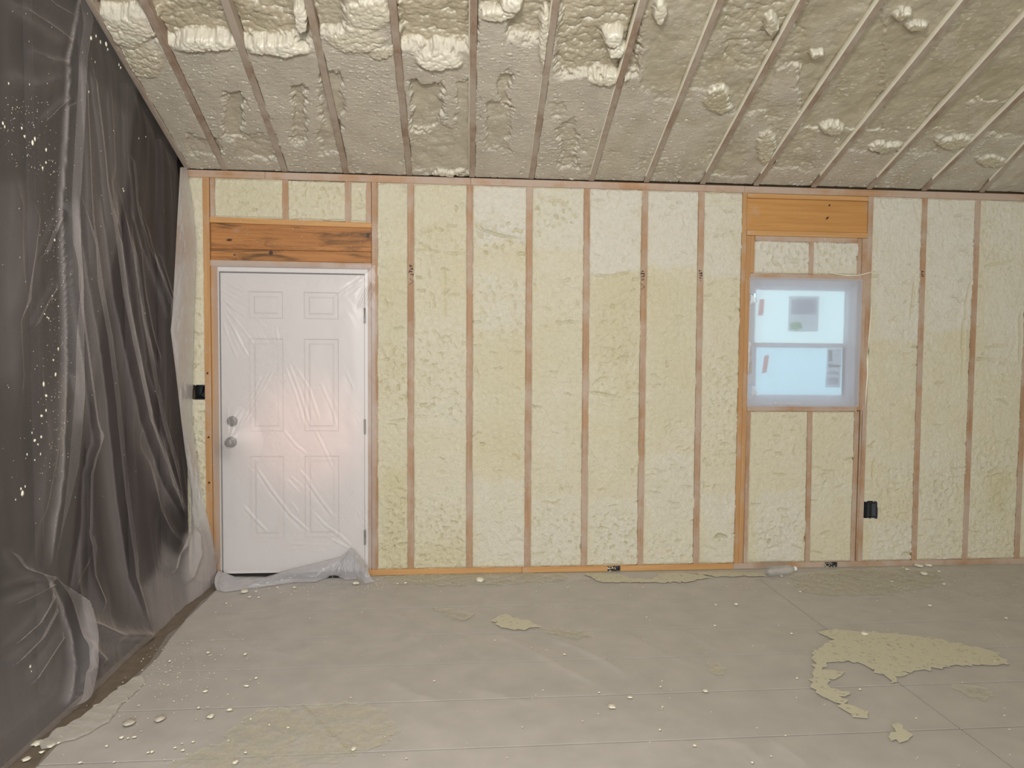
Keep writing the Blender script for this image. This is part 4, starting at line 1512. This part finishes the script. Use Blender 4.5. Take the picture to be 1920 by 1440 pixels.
# ---- floor sheet
x = np.arange(-1.27, 4.9, .011)
y = np.arange(-2.9, -.13, .011)
Y, X = np.meshgrid(y, x, indexing='ij')
edge = -1.215+.04*fbm(Y*3, Y*0+2.2, 4, 3)+.05*np.exp(-((Y+1.35)/.3)**2)
X = edge+(X-x[0])/(x[-1]-x[0])*(x[-1]-edge)
h = .0035+.003*fbm(X*2, Y*3, 8, 3)+.0016*fbm(X*9, Y*12, 9, 3)
WR = [([(705, 1143), (760, 1160), (850, 1188)], .010), ([(755, 1190), (790, 1205), (815, 1235)], .014), ([(845, 1190), (880, 1210), (910, 1240)], .012),
      ([(915, 1190), (970, 1205), (1030, 1240), (1150, 1300)], .010), ([(1010, 1190), (1080, 1215), (1180, 1265)], .012), ([(1040, 1195), (1130, 1235), (1200, 1290)], .008),
      ([(720, 1270), (770, 1300), (830, 1318)], .010), ([(880, 1290), (960, 1310), (1000, 1320)], .006), ([(1170, 1185), (1240, 1225), (1300, 1250)], .008), ([(1280, 1185), (1320, 1205), (1350, 1225)], .008),
      ([(355, 1200), (365, 1240), (375, 1290)], .012), ([(560, 1270), (585, 1300), (600, 1330)], .008), ([(1855, 1180), (1875, 1205), (1890, 1230)], .012), ([(1370, 1190), (1440, 1215)], .008),
      ([(1360, 1390), (1400, 1400), (1430, 1430)], .008), ([(1440, 1385), (1480, 1410), (1520, 1440)], .008), ([(960, 1135), (1100, 1145), (1150, 1160)], .006), ([(830, 1140), (1000, 1142)], .005), ([(420, 1190), (480, 1220), (560, 1230)], .008)]
for pts, a in WR:
    P = [FL(*q)[:2] for q in pts]
    d, fr = polydist(X, Y, P)
    tp = np.clip(4*np.minimum(fr, 1-fr)+.1, 0, 1)
    h += a*np.exp(-d/.020)*tp
fs = tag(grid('floor_sheet', X, Y, np.maximum(h, .002), M['floorfilm']),
         'dusty taupe plastic sheet spread across the floor boards', 'floor covering')
# bare strip beside it shows brown: dirt on the boards along the left wall
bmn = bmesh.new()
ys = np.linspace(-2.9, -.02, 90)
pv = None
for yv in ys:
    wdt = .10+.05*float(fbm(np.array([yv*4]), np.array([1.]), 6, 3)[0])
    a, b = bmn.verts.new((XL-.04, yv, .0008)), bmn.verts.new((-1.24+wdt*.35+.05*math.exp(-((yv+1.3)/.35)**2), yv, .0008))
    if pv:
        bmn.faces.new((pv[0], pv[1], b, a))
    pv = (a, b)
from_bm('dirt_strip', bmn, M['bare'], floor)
box('shade_strip', XL-.04, -1.325, -2.9, -.03, .0009, .0022, M['leftwall'], floor, 0)  # shade behind the drape, put in as a dark-coloured strip

# ---- loose clear scrap by the drape's foot
SC = [(76, 1400), (100, 1380), (158, 1346), (198, 1314), (238, 1284), (261, 1272), (268, 1284), (226, 1328), (201, 1358), (156, 1383), (108, 1400), (78, 1409)]


def patch_mesh(name, pts, mat, z=.006, thick=.003, jit=.010, seed=0, crum=0.):
    P = [FL(*q) for q in pts]
    out = []
    r = random.Random(seed)
    for i in range(len(P)):
        a, b = P[i], P[(i+1) % len(P)]
        n = max(1, int(np.linalg.norm(b-a)/.022))
        for k in range(n):
            q = a+(b-a)*k/n
            out.append((q[0]+r.uniform(-jit, jit), q[1]+r.uniform(-jit, jit)))
    bm = bmesh.new()
    lo = [bm.verts.new((a, b, z)) for a, b in out]
    f = bm.faces.new(lo)
    res = bmesh.ops.triangulate(bm, faces=[f])
    ex = bmesh.ops.extrude_face_region(bm, geom=bm.faces[:])
    for v in ex['geom']:
        if isinstance(v, bmesh.types.BMVert):
            v.co.z += thick+r.uniform(0, crum)
    return from_bm(name, bm, mat)


tag(patch_mesh('plastic_scrap', SC, M['scrapfilm'], .007, .004, .008, 3, .012), 'loose crumpled strip of clear plastic on the floor at the foot of the drape', 'plastic scrap')

# ---- overspray on the floor
PATCH = [
    ('spray', [(1535, 1187), (1560, 1182), (1600, 1184), (1680, 1190), (1760, 1200), (1820, 1213), (1870, 1226), (1895, 1250), (1870, 1248), (1820, 1250), (1790, 1249),
               (1740, 1258), (1700, 1262), (1682, 1273), (1676, 1285), (1668, 1275), (1645, 1264), (1612, 1244), (1570, 1240), (1548, 1246), (1546, 1258), (1584, 1262), (1570, 1271),
               (1548, 1280), (1560, 1292), (1592, 1301), (1576, 1309), (1592, 1322), (1560, 1318), (1536, 1305), (1519, 1290), (1526, 1250), (1521, 1226), (1546, 1213), (1560, 1202)],
     'large ragged yellowish overspray patch on the floor below the window, right side'),
    ('spray', [(1575, 1322), (1600, 1327), (1627, 1337), (1622, 1349), (1600, 1344), (1580, 1334)], 'small ragged overspray flake just under the tail of the large patch'),
    ('spray', [(1664, 1388), (1676, 1362), (1686, 1356), (1698, 1370), (1708, 1384), (1688, 1392)], 'triangular overspray flake near the diagonal floor seam'),
    ('spray', [(924, 1167), (932, 1158), (950, 1154), (968, 1162), (986, 1164), (1012, 1176), (990, 1182), (962, 1183), (938, 1178)], 'yellow overspray patch in the middle of the floor, the brighter of two'),
    ('sprayfaint', [(812, 1139), (850, 1145), (878, 1149), (892, 1156), (872, 1165), (845, 1162), (828, 1150)], 'fainter yellow overspray patch left of the bright one on the floor'),
    ('sprayfaint', [(1005, 1176), (1040, 1178), (1090, 1186), (1120, 1196), (1070, 1200), (1035, 1190)], 'broken crumbs of overspray trailing right of the yellow floor patch'),
    ('sprayfaint', [(470, 1338), (560, 1326), (660, 1318), (720, 1330), (750, 1368), (720, 1400), (640, 1425), (540, 1450), (380, 1460), (300, 1440), (420, 1390)],
     'wide faint overspray dusting on the floor at bottom left'),
    ('sprayfaint', [(720, 1082), (800, 1077), (880, 1076), (980, 1077), (1060, 1077), (1066, 1090), (1000, 1094), (900, 1098), (800, 1100), (730, 1096)],
     'dull overspray strip on the floor along the wall, next to the door'),
    ('spray', [(1095, 1076), (1160, 1077), (1180, 1086), (1225, 1087), (1240, 1076), (1280, 1076), (1310, 1080), (1340, 1084), (1280, 1093), (1200, 1094), (1120, 1092)],
     'peeling overspray strip on the floor under the middle studs'),
    ('spray', [(1292, 1076), (1330, 1074), (1400, 1075), (1438, 1077), (1432, 1081), (1345, 1083)], 'thin peeling overspray flake beside the clear bottle'),
    ('sprayfaint', [(1480, 1082), (1560, 1070), (1680, 1066), (1760, 1070), (1770, 1090), (1680, 1115), (1560, 1118), (1500, 1108)], 'mottled overspray dusting on the floor right of the clear bottle'),
    ('sprayfaint', [(1790, 1285), (1830, 1290), (1860, 1300), (1850, 1315), (1815, 1308), (1795, 1300)], 'pale overspray smear on the floor below the tip of the large patch'),
    ('sprayfaint', [(1315, 1242), (1340, 1246), (1360, 1260), (1345, 1264), (1325, 1252)], 'small pale overspray smear alone on the floor, left of the large patch'),
]
for i, (mt, pts, lab) in enumerate(PATCH):
    o = patch_mesh('overspray_patch', pts, M[mt], .0062, .0010, .016 if mt == 'spray' else .022, 40+i, .0006)
    tag(o, lab, 'foam overspray', 'foam overspray on the floor')

# ---- foam scraps
BIG = [(300, 1352, 7, 'flattest foam scrap on the left of the floor, a broad pale slab'), (242, 1360, 8, 'long pale foam scrap left of the broad slab on the floor'),
       (70, 1398, 6, 'round foam drop nearest the drape, among a cluster at bottom left'), (96, 1402, 5, 'smaller foam drop right beside the round one at bottom left'),
       (50, 1428, 5, 'foam drop lowest in the cluster by the drape'), (1147, 1329, 6, 'round white foam drop alone in the middle foreground of the floor'),
       (1181, 1311, 4, 'small white foam drop just behind the round one in the middle foreground'), (458, 1112, 6, 'white foam chip on the floor in front of the bunched door plastic, left end'),
       (668, 1096, 6, 'white foam chip under the right end of the bunched door plastic'), (900, 1090, 8, 'curled foam sliver by the bottom plate left of the middle stud'),
       (1732, 1078, 5, 'white foam chip by the wall right of the window, furthest from the plate'), (1740, 1062, 5, 'white foam lump against the bottom plate right of the window'),
       (1722, 1063, 6, 'white foam lump on the bottom plate edge, left of its neighbour'), (1620, 1191, 5, 'white foam chip at the top edge of the large floor patch'),
       (1322, 1299, 4, 'white foam drop on the seam left of the large floor patch'), (663, 1408, 4, 'white foam drop at the bottom edge of the floor, right of the faint dusting'),
       (394, 1347, 5, 'oval foam drop right of the broad slab on the floor'), (442, 1433, 4, 'oval foam drop at the very bottom edge of the floor')]
for i, (a, b, r, lab) in enumerate(BIG):
    p = FL(a, b)
    d = np.linalg.norm(p-CAM)
    rr = r*d/FPX
    bm = bmesh.new()
    blob(bm, (p[0], p[1], .008+rr*.2), rr, 700+i, (1.15, 1.3, .32), 2)
    tag(from_bm('foam_scrap', bm, M['crumb' if i > 1 else 'dull'], None, True), lab, 'foam scrap')
SMALL = [(110, 1397, 3), (88, 1390, 3), (115, 1385, 3), (78, 1415, 4), (228, 1387, 4), (240, 1388, 3), (252, 1386, 3), (200, 1403, 3), (285, 1414, 4), (278, 1415, 3), (343, 1411, 4),
         (480, 1275, 4), (462, 1290, 4), (460, 1230, 4), (480, 1112, 3), (485, 1123, 3), (424, 1134, 3), (318, 1243, 3), (390, 1227, 4), (477, 1072, 3), (520, 1104, 3), (552, 1104, 3), (468, 1122, 3), (362, 1395, 3),
         (214, 1433, 3), (150, 1434, 3), (372, 1331, 4), (385, 1300, 4), (430, 1335, 5), (505, 1363, 3), (540, 1368, 3), (460, 1415, 3), (328, 1406, 3), (470, 1352, 3), (1058, 1230, 3), (1238, 1291, 3),
         (1123, 1302, 3), (1237, 1372, 3), (1205, 1104, 2), (1212, 1160, 2), (1064, 1104, 2), (814, 1280, 2), (1242, 1329, 2), (1122, 1342, 2), (1340, 1176, 3), (1380, 1136, 4), (1342, 1137, 3), (1484, 1191, 3),
         (1494, 1275, 3), (1612, 1296, 3), (1302, 1402, 4), (1410, 1434, 4), (1500, 1112, 3), (1478, 1096, 2), (1465, 1083, 3), (1672, 1093, 2), (1700, 1070, 3), (1760, 1074, 3), (1693, 1066, 2), (1770, 1098, 3), (745, 1097, 3), (750, 1078, 3),
         (1743, 1138, 3), (1886, 1162, 3), (760, 1096, 4)]
first = None
for i, (a, b, r) in enumerate(SMALL):
    p = FL(a, b)
    rr = r*.85*np.linalg.norm(p-CAM)/FPX
    if first is None:
        bm = bmesh.new()
        blob(bm, (0, 0, 0), 1, 9, (1, 1.2, .5), 1)
        o = first = from_bm('foam_crumb', bm, M['crumb'], None, True)
    else:
        o = first.copy()
        COL.objects.link(o)
    o.location = (p[0], p[1], .008+rr*.3)
    o.scale = (rr*random.uniform(.8, 1.4), rr*random.uniform(.8, 1.4), rr)
    o.rotation_euler = (0, 0, random.uniform(0, 6))
    if a < 360 and b > 1200:
        lab, grp = 'tiny pea-sized foam crumb on the floor near the foot of the drape', 'tiny foam crumbs by the drape'
    elif b < 1140 and a < 600:
        lab, grp = 'tiny pea-sized foam crumb on the floor in front of the bunched door plastic', 'tiny foam crumbs before the door'
    elif b < 1145:
        lab, grp = 'tiny pea-sized foam crumb on the floor along the studded back wall', 'tiny foam crumbs along the back wall'
    elif a < 700:
        lab, grp = 'tiny pea-sized foam crumb on or around the faint dusting at bottom left', 'tiny foam crumbs around the faint dusting'
    else:
        lab, grp = 'tiny pea-sized foam crumb out on the open floor between the floor seams', 'tiny foam crumbs on the open floor'
    tag(o, lab, 'foam crumb', grp)
bm = bmesh.new()
for i in range(620):
    q = random.random()
    if q < .35:
        a, b = random.gauss(290, 90), random.gauss(1270, 50)
    elif q < .55:
        a, b = random.uniform(420, 720), random.gauss(1100, 10)
    elif q < .8:
        a, b = random.uniform(700, 1920), 1075+abs(random.gauss(0, 18))
    else:
        a, b = random.uniform(100, 1900), random.uniform(1090, 1440)
    p = FL(a, b)
    if p[1] > -.01 or p[0] < -1.25:
        continue
    blob(bm, (p[0], p[1], .009), random.uniform(.0012, .0036), i, (1.3, 1.3, .5), 0)
tag(from_bm('foam_dust', bm, M['crumb'], floor), kind='stuff')

# ---- clear bottle lying by the plate
bt = empty('plastic_bottle', FL(1462, 1079))
tag(bt, 'clear empty plastic bottle lying against the bottom plate below the window', 'bottle')
bm = bmesh.new()
lathe(bm, [(.012, -.108), (.026, -.106), (.031, -.098), (.0315, -.06), (.029, -.045), (.0315, -.03), (.0315, .03), (.029, .045), (.0305, .055), (.024, .078), (.0135, .095), (.0125, .106)], 28, 'x')
o = from_bm('bottle_body', bm, M['bottle'], bt, True)
bm = bmesh.new()
lathe(bm, [(.010, .103), (.015, .104), (.015, .120), (.013, .122)], 20, 'x')
from_bm('bottle_cap', bm, M['cap'], bt)
bt.location = (bt.location.x, bt.location.y-.012, .041)
bt.rotation_euler = (0, -.03, .16)

# ---- black electrical boxes


def ebox(cx_, cz_, wd, ht, y0, y1, label, mat, lid):
    r = empty('outlet_box', (cx_, (y0+y1)/2, cz_-ht/2))
    tag(r, label, 'electrical box')
    bm = bmesh.new()
    th = .004
    x0, x1, z0, z1 = cx_-wd/2, cx_+wd/2, cz_-ht/2, cz_+ht/2
    bm_box(bm, x0, x0+th, y0, y1, z0, z1)
    bm_box(bm, x1-th, x1, y0, y1, z0, z1)
    bm_box(bm, x0+th, x1-th, y0, y1, z0, z0+th)
    bm_box(bm, x0+th, x1-th, y0, y1, z1-th, z1)
    bm_box(bm, x0+th, x1-th, y1-th, y1, z0+th, z1-th)
    put(from_bm('box_shell', bm, M[mat]), r)
    if lid:
        put(box('device_strap', cx_-.006, cx_+.006, y0-.002, y0+.03, z0+.008, z1-.008, M['boxgrey'], None, .002), r)
        put(box('box_cover', x0+.005, cx_-.008, y0+.003, y0+.012, z0+.008, z1-.008, M['black'], None, .002), r)
        put(box('box_cover', cx_+.008, x1-.006, y0+.004, y0+.012, z0+.008, z1-.008, M['boxgrey'], None, .002), r)
        put(box('nail_lug', x0-.004, x0+.006, y0+.02, y0+.05, z1, z1+.008, M[mat], None, 0), r)
        put(box('nail_lug', cx_+.01, cx_+.03, y0+.01, y0+.03, z0-.012, z0, M[mat], None, 0), r)
    else:
        bm = bmesh.new()
        tube(bm, [(cx_, y1-.006, cz_+.03), (cx_+.006, y0+.03, cz_), (cx_-.008, y0+.02, cz_-.03), (cx_, y1-.006, cz_-.045)], .005, 8)
        put(from_bm('wire', bm, M['black'], None, True), r)
    return r


a, b = W(1624, 942), W(1643, 970)
ebox((a[0]+b[0])/2+.004, (a[2]+b[2])/2, .072, .112, -.008, .07, 'black electrical box low on the stud right of the window', 'boxgrey', True)
a, b = W(363, 722), W(386, 748)
ebox(-1.378, (a[2]+b[2])/2, .068, .098, .010, .09, 'black electrical box sunk in the foam left of the door', 'black', False)


def scrap_black(px, py, label, seed):
    c = W(px, py, -.004)
    r = tag(empty('tape_scrap', (c[0], -.004, .003)), label, 'tape scrap')
    u = np.linspace(0, 1, 26)
    v = np.linspace(0, 1, 12)
    U, V = np.meshgrid(u, v, indexing='ij')
    X = c[0]-.045+.09*U
    Z = .006+.036*V+.003*fbm(U*4, V*3, seed, 3)
    Y = -.004-.010*np.abs(fbm(U*5, V*4, seed+2, 4))*2
    keep = (fbm(U*5, V*4, seed+5, 3) > -.22) | (U > .6)
    put(grid('tape', X, Y, Z, M['black'], None, None, keep), r)
    bm = bmesh.new()
    rr = random.Random(seed)
    for k in range(9):
        blob(bm, (c[0]-.05+rr.random()*.07, -.012, .008+rr.random()*.03), rr.uniform(.002, .005), k, (1.4, .6, 1), 0)
    put(tag(from_bm('foam_speckle', bm, M['crumb']), kind='stuff'), r)


scrap_black(1151, 1067, 'crumpled black tape on the bottom plate below the middle studs', 3)
scrap_black(1558, 1059, 'crumpled black tape on the bottom plate right of the clear bottle', 8)
